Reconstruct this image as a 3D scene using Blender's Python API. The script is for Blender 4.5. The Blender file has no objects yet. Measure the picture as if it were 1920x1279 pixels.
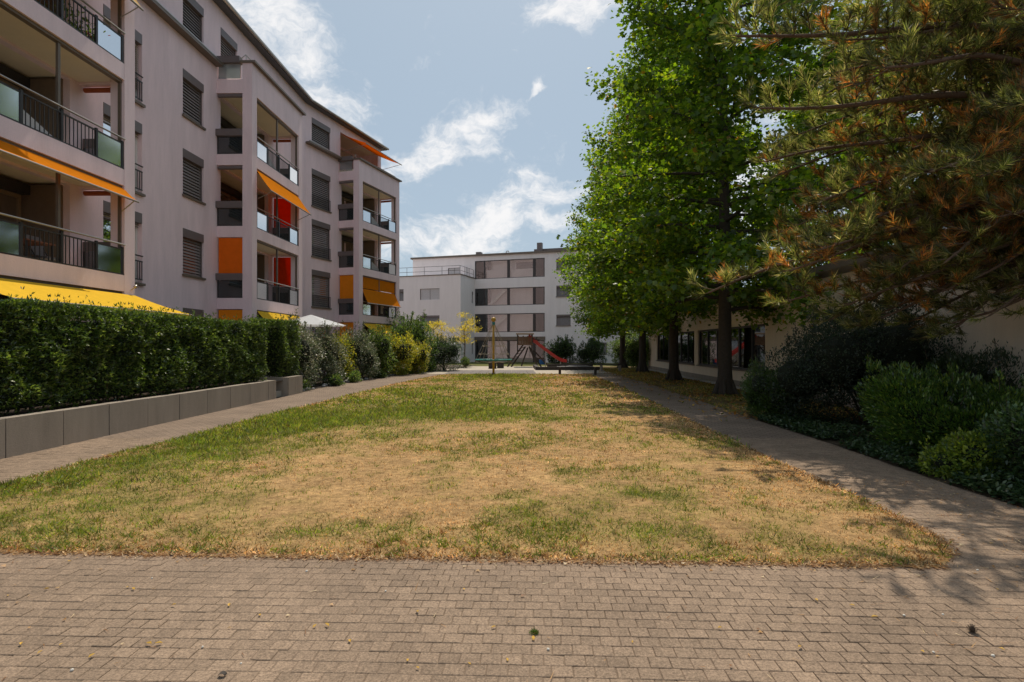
import bpy, math, random
import numpy as np
from mathutils import Vector, Quaternion
R = math.radians
random.seed(7)
rng = np.random.default_rng(11)
scn = bpy.context.scene
COL = scn.collection

# ------------------------------------------------------------------ camera
cam_d = bpy.data.cameras.new("camera")
cam = bpy.data.objects.new("camera", cam_d)
COL.objects.link(cam)
cam.location = (0, 0, 1.6)
cam.rotation_euler = (R(90), 0, 0)
cam_d.sensor_width = 36
cam_d.lens = 20.25
cam_d.shift_y = 10.5 / 1920
cam_d.clip_start = 0.05
cam_d.clip_end = 2000
scn.camera = cam

# ------------------------------------------------------------------ sun, sky, exposure
SUN_EL, SUN_AZ = R(58), R(5.5)          # almost straight ahead, a touch to the right
sd = Vector((math.sin(SUN_AZ) * math.cos(SUN_EL), math.cos(SUN_AZ) * math.cos(SUN_EL), math.sin(SUN_EL)))
sun_d = bpy.data.lights.new("sun", 'SUN')
sun_d.energy = 2.75
sun_d.angle = R(0.55)
sun_d.color = (1.0, 0.90, 0.75)
sun = bpy.data.objects.new("sun", sun_d)
sun.rotation_euler = sd.to_track_quat('Z', 'Y').to_euler()
sun.location = (0, 0, 40)
COL.objects.link(sun)
scn.view_settings.view_transform = 'Standard'
scn.view_settings.look = 'None'
scn.view_settings.exposure = 0.6
scn.view_settings.gamma = 1.0
scn.view_settings.use_curve_mapping = False
scn.cycles.use_denoising = True
scn.cycles.sample_clamp_indirect = 4.0

world = bpy.data.worlds.new("World")
scn.world = world
world.use_nodes = True
nt = world.node_tree
for n in list(nt.nodes):
    nt.nodes.remove(n)


def N(tree, kind, **kw):
    n = tree.nodes.new(kind)
    for k, v in kw.items():
        if k.startswith('i_'):
            key = k[2:]
            key = int(key) if key.isdigit() else key
            n.inputs[key].default_value = v
        else:
            setattr(n, k, v)
    return n


def make_world():
    L = nt.links.new
    out = N(nt, 'ShaderNodeOutputWorld')
    bg = N(nt, 'ShaderNodeBackground', i_Strength=0.125)
    sky = N(nt, 'ShaderNodeTexSky', sky_type='NISHITA', sun_disc=False, sun_elevation=SUN_EL, sun_rotation=SUN_AZ,
            air_density=1.0, dust_density=2.2, ozone_density=1.2, altitude=300)
    tc = N(nt, 'ShaderNodeTexCoord')
    # patches of cloud, each at its own direction in the sky; wisps between them come from noise
    blobs = [  # direction (x, y, z), tilt, half-length, half-width
        ((-0.385, 1, 0.50), -52, 0.21, 0.075), ((-0.30, 1, 0.40), -50, 0.10, 0.05),
        ((-0.12, 1, 0.345), 28, 0.17, 0.062), ((-0.04, 1, 0.40), 25, 0.09, 0.035),
        ((0.02, 1, 0.235), 22, 0.20, 0.085), ((-0.10, 1, 0.175), 5, 0.20, 0.05),
        ((0.15, 1, 0.60), 10, 0.13, 0.05), ((0.065, 1, 0.445), 20, 0.03, 0.012),
        ((0.45, 1, 0.30), 8, 0.30, 0.10), ((-1.0, 1, 0.55), -20, 0.30, 0.12), ((1.0, 0.6, 0.6), 15, 0.30, 0.12),
        ((-0.5, -1, 0.5), 15, 0.40, 0.12), ((0.7, -1, 0.7), 0, 0.4, 0.14), ((-1, -0.2, 0.8), 40, 0.4, 0.12),
        ((0.2, -0.3, 1), 20, 0.42, 0.16), ((1, 0.1, 0.35), 10, 0.40, 0.12), ((1, -0.5, 0.7), -15, 0.38, 0.15), ((0.3, -1, 0.3), 5, 0.42, 0.12), ((-1, -0.9, 0.3), 5, 0.38, 0.12), ((0.6, 0.3, 1), 30, 0.34, 0.14), ((-0.4, 0.2, 1), -30, 0.34, 0.13)]  # patches out of view, most added to brighten the facade
    warp = N(nt, 'ShaderNodeTexNoise', noise_dimensions='3D', i_Scale=5.0, i_Detail=5.0, i_Roughness=0.6)
    L(tc.outputs['Generated'], warp.inputs['Vector'])
    wsub = N(nt, 'ShaderNodeVectorMath', operation='SUBTRACT')
    L(warp.outputs['Color'], wsub.inputs[0]); wsub.inputs[1].default_value = (0.5, 0.5, 0.5)
    wsc = N(nt, 'ShaderNodeVectorMath', operation='SCALE', i_Scale=0.16)
    L(wsub.outputs[0], wsc.inputs[0])
    wadd = N(nt, 'ShaderNodeVectorMath', operation='ADD')
    L(tc.outputs['Generated'], wadd.inputs[0]); L(wsc.outputs[0], wadd.inputs[1])
    acc = None
    for c, tilt, a, b in blobs:
        cv = Vector(c).normalized()
        right = Vector((cv.y, -cv.x, 0)).normalized()
        up = right.cross(cv).normalized()
        ct, st = math.cos(R(tilt)), math.sin(R(tilt))
        e1 = right * ct + up * st
        e2 = -right * st + up * ct
        sub = N(nt, 'ShaderNodeVectorMath', operation='SUBTRACT')
        L(wadd.outputs[0], sub.inputs[0]); sub.inputs[1].default_value = cv
        comp = []
        for e, k in ((e1, a), (e2, b), (cv, 0.6)):
            d = N(nt, 'ShaderNodeVectorMath', operation='DOT_PRODUCT')
            L(sub.outputs[0], d.inputs[0]); d.inputs[1].default_value = e / k
            comp.append(d.outputs['Value'])
        cmb = N(nt, 'ShaderNodeCombineXYZ')
        for i in range(3):
            L(comp[i], cmb.inputs[i])
        ln = N(nt, 'ShaderNodeVectorMath', operation='LENGTH')
        L(cmb.outputs[0], ln.inputs[0])
        mr = N(nt, 'ShaderNodeMapRange', interpolation_type='SMOOTHSTEP')
        L(ln.outputs['Value'], mr.inputs['Value'])
        mr.inputs['From Min'].default_value = 0.15; mr.inputs['From Max'].default_value = 1.45
        mr.inputs['To Min'].default_value = 1.0; mr.inputs['To Max'].default_value = 0.0
        if acc is None:
            acc = mr.outputs[0]
        else:
            mx = N(nt, 'ShaderNodeMath', operation='MAXIMUM')
            L(acc, mx.inputs[0]); L(mr.outputs[0], mx.inputs[1]); acc = mx.outputs[0]
    mp = N(nt, 'ShaderNodeMapping', vector_type='POINT')
    mp.inputs['Scale'].default_value = (1, 1, 1.9)
    L(wadd.outputs[0], mp.inputs['Vector'])
    fine = N(nt, 'ShaderNodeTexNoise', noise_dimensions='3D', i_Scale=13.0, i_Detail=10.0, i_Roughness=0.66)
    L(mp.outputs[0], fine.inputs['Vector'])
    # density = patch * 1.25 + (noise - .5) * 1.5
    m1 = N(nt, 'ShaderNodeMath', operation='MULTIPLY_ADD'); L(fine.outputs['Fac'], m1.inputs[0])
    m1.inputs[1].default_value = 3.0; m1.inputs[2].default_value = -1.74
    m2 = N(nt, 'ShaderNodeMath', operation='MULTIPLY_ADD'); L(acc, m2.inputs[0]); m2.inputs[1].default_value = 1.0
    L(m1.outputs[0], m2.inputs[2])
    dens = N(nt, 'ShaderNodeMapRange', interpolation_type='SMOOTHSTEP'); L(m2.outputs[0], dens.inputs['Value'])
    dens.inputs['From Min'].default_value = 0.12; dens.inputs['From Max'].default_value = 1.2
    dens.inputs['To Min'].default_value = 0.0; dens.inputs['To Max'].default_value = 0.88
    # pale haze low in the sky
    mixh = N(nt, 'ShaderNodeMix', data_type='RGBA')
    mixh.inputs[0].default_value = 0.85
    L(sky.outputs[0], mixh.inputs[6]); mixh.inputs[7].default_value = (1.9, 2.4, 2.82, 1)
    mix = N(nt, 'ShaderNodeMix', data_type='RGBA')
    L(dens.outputs[0], mix.inputs[0]); L(mixh.outputs[2], mix.inputs[6])
    mix.inputs[7].default_value = (5.3, 5.2, 5.15, 1)
    L(mix.outputs[2], bg.inputs['Color'])
    L(bg.outputs[0], out.inputs['Surface'])


make_world()

# ------------------------------------------------------------------ materials
MATS = {}


def newmat(name):
    m = bpy.data.materials.new(name)
    m.use_nodes = True
    t = m.node_tree
    b = t.nodes['Principled BSDF']
    MATS[name] = m
    return m, t, b


def plain(name, col, rough=0.6, metal=0.0, var=0.12, scale=6.0, bump=0.0, bscale=120.0, spec=0.4):
    """colour with mottling noise and fine relief"""
    m, t, b = newmat(name)
    L = t.links.new
    geo = N(t, 'ShaderNodeNewGeometry')
    nz = N(t, 'ShaderNodeTexNoise', i_Scale=scale, i_Detail=6.0, i_Roughness=0.65)
    L(geo.outputs['Position'], nz.inputs['Vector'])
    mx = N(t, 'ShaderNodeMix', data_type='RGBA')
    L(nz.outputs['Fac'], mx.inputs[0])
    mx.inputs[6].default_value = tuple(max(0, c * (1 - var * 1.6)) for c in col) + (1,)
    mx.inputs[7].default_value = tuple(min(1, c * (1 + var * 1.6)) for c in col) + (1,)
    L(mx.outputs[2], b.inputs['Base Color'])
    b.inputs['Roughness'].default_value = rough
    b.inputs['Metallic'].default_value = metal
    b.inputs['Specular IOR Level'].default_value = spec
    if bump:
        n2 = N(t, 'ShaderNodeTexNoise', i_Scale=bscale, i_Detail=4.0, i_Roughness=0.6)
        L(geo.outputs['Position'], n2.inputs['Vector'])
        bp = N(t, 'ShaderNodeBump', i_Strength=bump, i_Distance=0.02)
        L(n2.outputs['Fac'], bp.inputs['Height'])
        L(bp.outputs[0], b.inputs['Normal'])
    return m


def leafmat(name, trans=0.4, gloss=0.10, rough=0.38):
    m, t, b = newmat(name)
    t.nodes.remove(b)
    L = t.links.new
    out = t.nodes['Material Output']
    at = N(t, 'ShaderNodeAttribute', attribute_name='Col')
    d = N(t, 'ShaderNodeBsdfDiffuse')
    tr = N(t, 'ShaderNodeBsdfTranslucent')
    g = N(t, 'ShaderNodeBsdfGlossy', i_Roughness=rough)
    hs = N(t, 'ShaderNodeHueSaturation', i_Hue=0.492, i_Saturation=1.1, i_Value=2.25)
    L(at.outputs['Color'], d.inputs['Color']); L(at.outputs['Color'], hs.inputs['Color'])
    L(hs.outputs[0], tr.inputs['Color'])
    m1 = N(t, 'ShaderNodeMixShader', i_0=trans); L(d.outputs[0], m1.inputs[1]); L(tr.outputs[0], m1.inputs[2])
    m2 = N(t, 'ShaderNodeMixShader', i_0=gloss); L(m1.outputs[0], m2.inputs[1]); L(g.outputs[0], m2.inputs[2])
    L(m2.outputs[0], out.inputs['Surface'])
    return m


def fabric(name, col, trans=0.45):
    m, t, b = newmat(name)
    t.nodes.remove(b)
    L = t.links.new
    out = t.nodes['Material Output']
    geo = N(t, 'ShaderNodeNewGeometry')
    nz = N(t, 'ShaderNodeTexNoise', i_Scale=5.0, i_Detail=5.0)
    L(geo.outputs['Position'], nz.inputs['Vector'])
    mx = N(t, 'ShaderNodeMix', data_type='RGBA')
    L(nz.outputs['Fac'], mx.inputs[0])
    mx.inputs[6].default_value = tuple(c * 0.88 for c in col) + (1,)
    mx.inputs[7].default_value = tuple(min(1, c * 1.1) for c in col) + (1,)
    d = N(t, 'ShaderNodeBsdfDiffuse'); tr = N(t, 'ShaderNodeBsdfTranslucent')
    L(mx.outputs[2], d.inputs['Color']); L(mx.outputs[2], tr.inputs['Color'])
    m1 = N(t, 'ShaderNodeMixShader', i_0=trans); L(d.outputs[0], m1.inputs[1]); L(tr.outputs[0], m1.inputs[2])
    L(m1.outputs[0], out.inputs['Surface'])
    return m


def glassmat(name, tint=(0.75, 0.8, 0.8), refl=0.12, rough=0.02, body=None, bodyfac=0.0):
    m, t, b = newmat(name)
    t.nodes.remove(b)
    L = t.links.new
    out = t.nodes['Material Output']
    tp = N(t, 'ShaderNodeBsdfTransparent'); tp.inputs['Color'].default_value = tint + (1,)
    g = N(t, 'ShaderNodeBsdfGlossy', i_Roughness=rough)
    fr = N(t, 'ShaderNodeFresnel', i_IOR=1.5)
    mul = N(t, 'ShaderNodeMath', operation='MULTIPLY_ADD'); L(fr.outputs[0], mul.inputs[0])
    mul.inputs[1].default_value = 1.0; mul.inputs[2].default_value = refl * 0.5
    base = tp
    if body:
        d = N(t, 'ShaderNodeBsdfDiffuse'); d.inputs['Color'].default_value = body + (1,)
        tl = N(t, 'ShaderNodeBsdfTranslucent'); tl.inputs['Color'].default_value = body + (1,)
        mm = N(t, 'ShaderNodeMixShader', i_0=0.5); L(d.outputs[0], mm.inputs[1]); L(tl.outputs[0], mm.inputs[2])
        base = N(t, 'ShaderNodeMixShader', i_0=bodyfac); L(tp.outputs[0], base.inputs[1]); L(mm.outputs[0], base.inputs[2])
    ms = N(t, 'ShaderNodeMixShader'); L(mul.outputs[0], ms.inputs[0]); L(base.outputs[0], ms.inputs[1]); L(g.outputs[0], ms.inputs[2])
    L(ms.outputs[0], out.inputs['Surface'])
    return m


def stucco(name, col, stain=0.10):
    m, t, b = newmat(name)
    L = t.links.new
    geo = N(t, 'ShaderNodeNewGeometry')
    mp = N(t, 'ShaderNodeMapping'); mp.inputs['Scale'].default_value = (1.2, 1.2, 0.22)
    L(geo.outputs['Position'], mp.inputs['Vector'])
    st = N(t, 'ShaderNodeTexNoise', i_Scale=1.6, i_Detail=7.0, i_Roughness=0.7); L(mp.outputs[0], st.inputs['Vector'])
    gr = N(t, 'ShaderNodeTexNoise', i_Scale=55.0, i_Detail=3.0); L(geo.outputs['Position'], gr.inputs['Vector'])
    ad = N(t, 'ShaderNodeMath', operation='MULTIPLY_ADD'); L(gr.outputs['Fac'], ad.inputs[0])
    ad.inputs[1].default_value = 0.5; L(st.outputs['Fac'], ad.inputs[2])
    mr = N(t, 'ShaderNodeMapRange'); L(ad.outputs[0], mr.inputs['Value'])
    mr.inputs['From Min'].default_value = 0.45; mr.inputs['From Max'].default_value = 1.05
    mx = N(t, 'ShaderNodeMix', data_type='RGBA'); L(mr.outputs[0], mx.inputs[0])
    mx.inputs[6].default_value = tuple(c * (1 - stain * 1.6) for c in col) + (1,)
    mx.inputs[7].default_value = tuple(min(1, c * (1 + stain * 0.6)) for c in col) + (1,)
    L(mx.outputs[2], b.inputs['Base Color'])
    b.inputs['Roughness'].default_value = 0.9
    b.inputs['Specular IOR Level'].default_value = 0.2
    bp = N(t, 'ShaderNodeBump', i_Strength=0.35, i_Distance=0.006); L(gr.outputs['Fac'], bp.inputs['Height'])
    L(bp.outputs[0], b.inputs['Normal'])
    return m


def paver_mat(name, col, island=False, brick=None):
    """grainy concrete; brick=(w, h) adds joints for surfaces too far to build stone by stone"""
    m, t, b = newmat(name)
    L = t.links.new
    geo = N(t, 'ShaderNodeNewGeometry')
    n1 = N(t, 'ShaderNodeTexNoise', i_Scale=75.0, i_Detail=5.0, i_Roughness=0.8); L(geo.outputs['Position'], n1.inputs['Vector'])
    n2 = N(t, 'ShaderNodeTexNoise', i_Scale=1.1, i_Detail=6.0, i_Roughness=0.65); L(geo.outputs['Position'], n2.inputs['Vector'])
    n3 = N(t, 'ShaderNodeTexNoise', i_Scale=28.0, i_Detail=5.0, i_Roughness=0.7); L(geo.outputs['Position'], n3.inputs['Vector'])
    r1 = N(t, 'ShaderNodeMapRange'); L(n1.outputs['Fac'], r1.inputs['Value'])
    r1.inputs['From Min'].default_value = 0.3; r1.inputs['From Max'].default_value = 0.7
    r1.inputs['To Min'].default_value = 0.38; r1.inputs['To Max'].default_value = 1.65
    r2 = N(t, 'ShaderNodeMapRange'); L(n2.outputs['Fac'], r2.inputs['Value'])
    r2.inputs['From Min'].default_value = 0.3; r2.inputs['From Max'].default_value = 0.7
    r2.inputs['To Min'].default_value = 0.76; r2.inputs['To Max'].default_value = 1.18
    r3 = N(t, 'ShaderNodeMapRange'); L(n3.outputs['Fac'], r3.inputs['Value'])
    r3.inputs['From Min'].default_value = 0.3; r3.inputs['From Max'].default_value = 0.7
    r3.inputs['To Min'].default_value = 0.78; r3.inputs['To Max'].default_value = 1.2
    mu = N(t, 'ShaderNodeMath', operation='MULTIPLY'); L(r1.outputs[0], mu.inputs[0]); L(r2.outputs[0], mu.inputs[1])
    mu2 = N(t, 'ShaderNodeMath', operation='MULTIPLY'); L(mu.outputs[0], mu2.inputs[0]); L(r3.outputs[0], mu2.inputs[1])
    fac = mu2.outputs[0]
    src = None
    if island:
        src = geo.outputs['Random Per Island']
    elif brick is None:
        oi = N(t, 'ShaderNodeObjectInfo'); src = oi.outputs['Random']
    if src is not None:
        r4 = N(t, 'ShaderNodeMapRange'); L(src, r4.inputs['Value'])
        r4.inputs['To Min'].default_value = 0.88; r4.inputs['To Max'].default_value = 1.10
        mu3 = N(t, 'ShaderNodeMath', operation='MULTIPLY'); L(fac, mu3.inputs[0]); L(r4.outputs[0], mu3.inputs[1])
        fac = mu3.outputs[0]
    bp = N(t, 'ShaderNodeBump', i_Strength=0.5, i_Distance=0.004); L(n1.outputs['Fac'], bp.inputs['Height'])
    if brick:
        bt = N(t, 'ShaderNodeTexBrick', i_Scale=1.0)
        bt.inputs['Brick Width'].default_value = brick[0]; bt.inputs['Row Height'].default_value = brick[1]
        bt.inputs['Mortar Size'].default_value = 0.010; bt.inputs['Mortar Smooth'].default_value = 0.3
        bt.inputs['Color1'].default_value = (0.92, 0.92, 0.92, 1); bt.inputs['Color2'].default_value = (1.08, 1.08, 1.08, 1)
        bt.inputs['Mortar'].default_value = (0.42, 0.4, 0.38, 1)
        L(geo.outputs['Position'], bt.inputs['Vector'])
        sep = N(t, 'ShaderNodeSeparateColor'); L(bt.outputs['Color'], sep.inputs[0])
        mu4 = N(t, 'ShaderNodeMath', operation='MULTIPLY'); L(fac, mu4.inputs[0]); L(sep.outputs[0], mu4.inputs[1])
        fac = mu4.outputs[0]
    vm = N(t, 'ShaderNodeVectorMath', operation='SCALE'); vm.inputs[0].default_value = col; L(fac, vm.inputs['Scale'])
    L(vm.outputs[0], b.inputs['Base Color'])
    L(bp.outputs[0], b.inputs['Normal'])
    b.inputs['Roughness'].default_value = 0.85
    b.inputs['Specular IOR Level'].default_value = 0.25
    return m


def attr_ground(name, rough=0.95):
    """ground whose colour patches come with the mesh; grain on top"""
    m, t, b = newmat(name)
    L = t.links.new
    geo = N(t, 'ShaderNodeNewGeometry')
    at = N(t, 'ShaderNodeAttribute', attribute_name='Col')
    n1 = N(t, 'ShaderNodeTexNoise', i_Scale=70.0, i_Detail=6.0, i_Roughness=0.75); L(geo.outputs['Position'], n1.inputs['Vector'])
    r1 = N(t, 'ShaderNodeMapRange'); L(n1.outputs['Fac'], r1.inputs['Value'])
    r1.inputs['From Min'].default_value = 0.3; r1.inputs['From Max'].default_value = 0.7
    r1.inputs['To Min'].default_value = 0.55; r1.inputs['To Max'].default_value = 1.35
    n2 = N(t, 'ShaderNodeTexNoise', i_Scale=13.0, i_Detail=4.0, i_Roughness=0.7); L(geo.outputs['Position'], n2.inputs['Vector'])
    r2 = N(t, 'ShaderNodeMapRange'); L(n2.outputs['Fac'], r2.inputs['Value'])
    r2.inputs['From Min'].default_value = 0.32; r2.inputs['From Max'].default_value = 0.68
    r2.inputs['To Min'].default_value = 0.55; r2.inputs['To Max'].default_value = 1.3
    mm = N(t, 'ShaderNodeMath', operation='MULTIPLY'); L(r1.outputs[0], mm.inputs[0]); L(r2.outputs[0], mm.inputs[1])
    vm = N(t, 'ShaderNodeVectorMath', operation='SCALE'); L(at.outputs['Color'], vm.inputs[0]); L(mm.outputs[0], vm.inputs['Scale'])
    L(vm.outputs[0], b.inputs['Base Color'])
    bp = N(t, 'ShaderNodeBump', i_Strength=0.8, i_Distance=0.02); L(n1.outputs['Fac'], bp.inputs['Height'])
    L(bp.outputs[0], b.inputs['Normal'])
    b.inputs['Roughness'].default_value = rough
    b.inputs['Specular IOR Level'].default_value = 0.1
    return m


stucco('stucco_pink', (0.86, 0.68, 0.70), 0.12)
stucco('stucco_white', (0.84, 0.77, 0.755), 0.07)
stucco('stucco_cream', (0.80, 0.67, 0.52))
stucco('stucco_ceiling', (0.80, 0.70, 0.54), 0.05)  # cream pushed warmer: bounce from the awnings is put into the colour
stucco('concrete', (0.34, 0.29, 0.24), 0.20)
plain('concrete_top', (0.40, 0.37, 0.33), 0.85, var=0.12, scale=3, bump=0.25, bscale=60)
plain('metal_brown', (0.165, 0.135, 0.13), 0.45, 0.2, var=0.08)
plain('metal_coping', (0.17, 0.135, 0.105), 0.5, 0.3, var=0.15)
plain('metal_dark', (0.05, 0.046, 0.045), 0.45, 0.3, var=0.08)
plain('metal_light', (0.42, 0.38, 0.34), 0.32, 0.8, var=0.06)
plain('slat', (0.27, 0.23, 0.215), 0.4, 0.15, var=0.08)
plain('roll_rust', (0.34, 0.085, 0.03), 0.8, var=0.1)
plain('taupe', (0.20, 0.145, 0.10), 0.7, var=0.12)
plain('slat_light', (0.62, 0.58, 0.57), 0.5, 0.0, var=0.05)
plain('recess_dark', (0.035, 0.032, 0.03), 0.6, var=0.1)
plain('frame_white', (0.72, 0.70, 0.66), 0.45, var=0.03)
plain('wood_door', (0.28, 0.20, 0.12), 0.5, var=0.12)
plain('roof_grey', (0.10, 0.10, 0.105), 0.5, 0.4, var=0.1)
plain('soil', (0.075, 0.055, 0.038), 0.95, var=0.3, scale=9, bump=0.8, bscale=25)
plain('earth', (0.17, 0.14, 0.10), 0.95, var=0.25, scale=3, bump=0.6, bscale=25)
plain('play_gravel', (0.40, 0.345, 0.28), 0.9, var=0.12, scale=1.5, bump=0.4, bscale=90)
plain('bark', (0.060, 0.047, 0.036), 0.95, var=0.35, scale=14, bump=1.0, bscale=26)
plain('bark_pine', (0.135, 0.085, 0.055), 0.95, var=0.35, scale=20, bump=1.0, bscale=40)
plain('twig', (0.09, 0.065, 0.045), 0.9, var=0.3, scale=20)
plain('rubber', (0.19, 0.165, 0.155), 0.9, var=0.12, scale=8, bump=0.4, bscale=150)
plain('yellow_paint', (0.52, 0.30, 0.035), 0.45, var=0.14, scale=5)
plain('teal_paint', (0.02, 0.22, 0.20), 0.4, var=0.08)
plain('rope', (0.34, 0.29, 0.23), 0.9, var=0.15, scale=30)
plain('timber', (0.16, 0.095, 0.055), 0.8, var=0.3, scale=9, bump=0.3)
plain('timber_dark', (0.055, 0.045, 0.038), 0.85, var=0.3, scale=9, bump=0.3)
plain('timber_light', (0.40, 0.29, 0.20), 0.75, var=0.15, scale=9)
plain('red_plastic', (0.50, 0.035, 0.028), 0.32, var=0.08, spec=0.5)
plain('tarp', (0.045, 0.042, 0.045), 0.7, var=0.2, scale=4, bump=0.4, bscale=9)
plain('stone', (0.27, 0.255, 0.245), 0.85, var=0.25, scale=6, bump=0.5, bscale=30)
plain('white_stone', (0.66, 0.62, 0.55), 0.7, var=0.1, scale=40)
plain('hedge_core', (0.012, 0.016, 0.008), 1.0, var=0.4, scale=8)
plain('terracotta', (0.30, 0.12, 0.06), 0.8, var=0.12)
plain('cone', (0.085, 0.055, 0.035), 0.8, var=0.3, scale=60)
plain('white_cloth', (0.78, 0.78, 0.78), 0.8, var=0.03)
plain('blue_plastic', (0.03, 0.14, 0.38), 0.4, var=0.05)
plain('grey_furniture', (0.16, 0.15, 0.15), 0.6, var=0.15)
plain('joint_sand', (0.20, 0.143, 0.10), 0.95, var=0.3, scale=12, bump=0.5, bscale=150)
leafmat('leaf', 0.50, 0.035, 0.40)
leafmat('leaf_gloss', 0.26, 0.06, 0.42)
leafmat('needle', 0.30, 0.07, 0.42)
leafmat('pine_needle', 0.46, 0.05, 0.36)
leafmat('grass_blade', 0.30, 0.03, 0.5)
fabric('fabric_yellow', (0.86, 0.56, 0.055), 0.32)
fabric('fabric_orange', (0.82, 0.30, 0.02), 0.5)
fabric('fabric_rust', (0.86, 0.16, 0.015), 0.10)
fabric('fabric_ochre', (0.86, 0.27, 0.02), 0.12)
fabric('fabric_red', (0.74, 0.075, 0.012), 0.45)
fabric('fabric_white', (0.74, 0.75, 0.78), 0.3)
fabric('fabric_sand', (0.74, 0.50, 0.20), 0.4)
glassmat('glass_clear', (0.93, 0.94, 0.94), 0.14)
glassmat('glass_dark', (0.22, 0.25, 0.26), 0.16)
glassmat('glass_mirror', (0.16, 0.18, 0.19), 0.55)
glassmat('glass_frost', (0.7, 0.75, 0.76), 0.12, 0.12, (0.40, 0.44, 0.45), 0.6)
glassmat('glass_smoke', (0.16, 0.19, 0.20), 0.14, 0.08, (0.05, 0.065, 0.07), 0.55)
PAV = (0.245, 0.175, 0.122)
paver_mat('paver', PAV)
paver_mat('paver_stuff', PAV, island=True)
paver_mat('path_paving', (0.225, 0.163, 0.119), brick=(0.21, 0.105))
attr_ground('lawn_ground')


# ------------------------------------------------------------------ building helpers
LOC = {}           # object -> world location of its thing's origin


def setp(o, label=None, cat=None, group=None, kind=None):
    if label: o['label'] = label
    if cat: o['category'] = cat
    if group: o['group'] = group
    if kind: o['kind'] = kind
    return o


def thing(name, loc, label, cat, group=None):
    e = bpy.data.objects.new(name, None)
    e.empty_display_size = 0.2
    e.location = loc
    COL.objects.link(e)
    LOC[e] = Vector(loc)
    return setp(e, label, cat, group)


def link_mesh(name, me, mat, parent=None, smooth=False):
    o = bpy.data.objects.new(name, me)
    COL.objects.link(o)
    if mat is not None and len(me.materials) == 0:
        me.materials.append(MATS[mat])
    if parent is not None:
        o.parent = parent
        LOC[o] = LOC.get(parent, Vector((0, 0, 0)))
    else:
        LOC.setdefault(o, Vector((0, 0, 0)))
    if smooth:
        me.polygons.foreach_set('use_smooth', [True] * len(me.polygons))
    return o


class Fr:
    """local frame: s along the facade, d outwards, z up"""
    def __init__(self, ox, oy, ux, uy):
        l = math.hypot(ux, uy)
        self.o = (ox, oy); self.u = (ux / l, uy / l); self.n = (uy / l, -ux / l)

    def p(self, s, d, z):
        return (self.o[0] + s * self.u[0] + d * self.n[0], self.o[1] + s * self.u[1] + d * self.n[1], z)


WORLD = Fr(0, 0, 0, 1)      # s = Y, d = X


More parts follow.
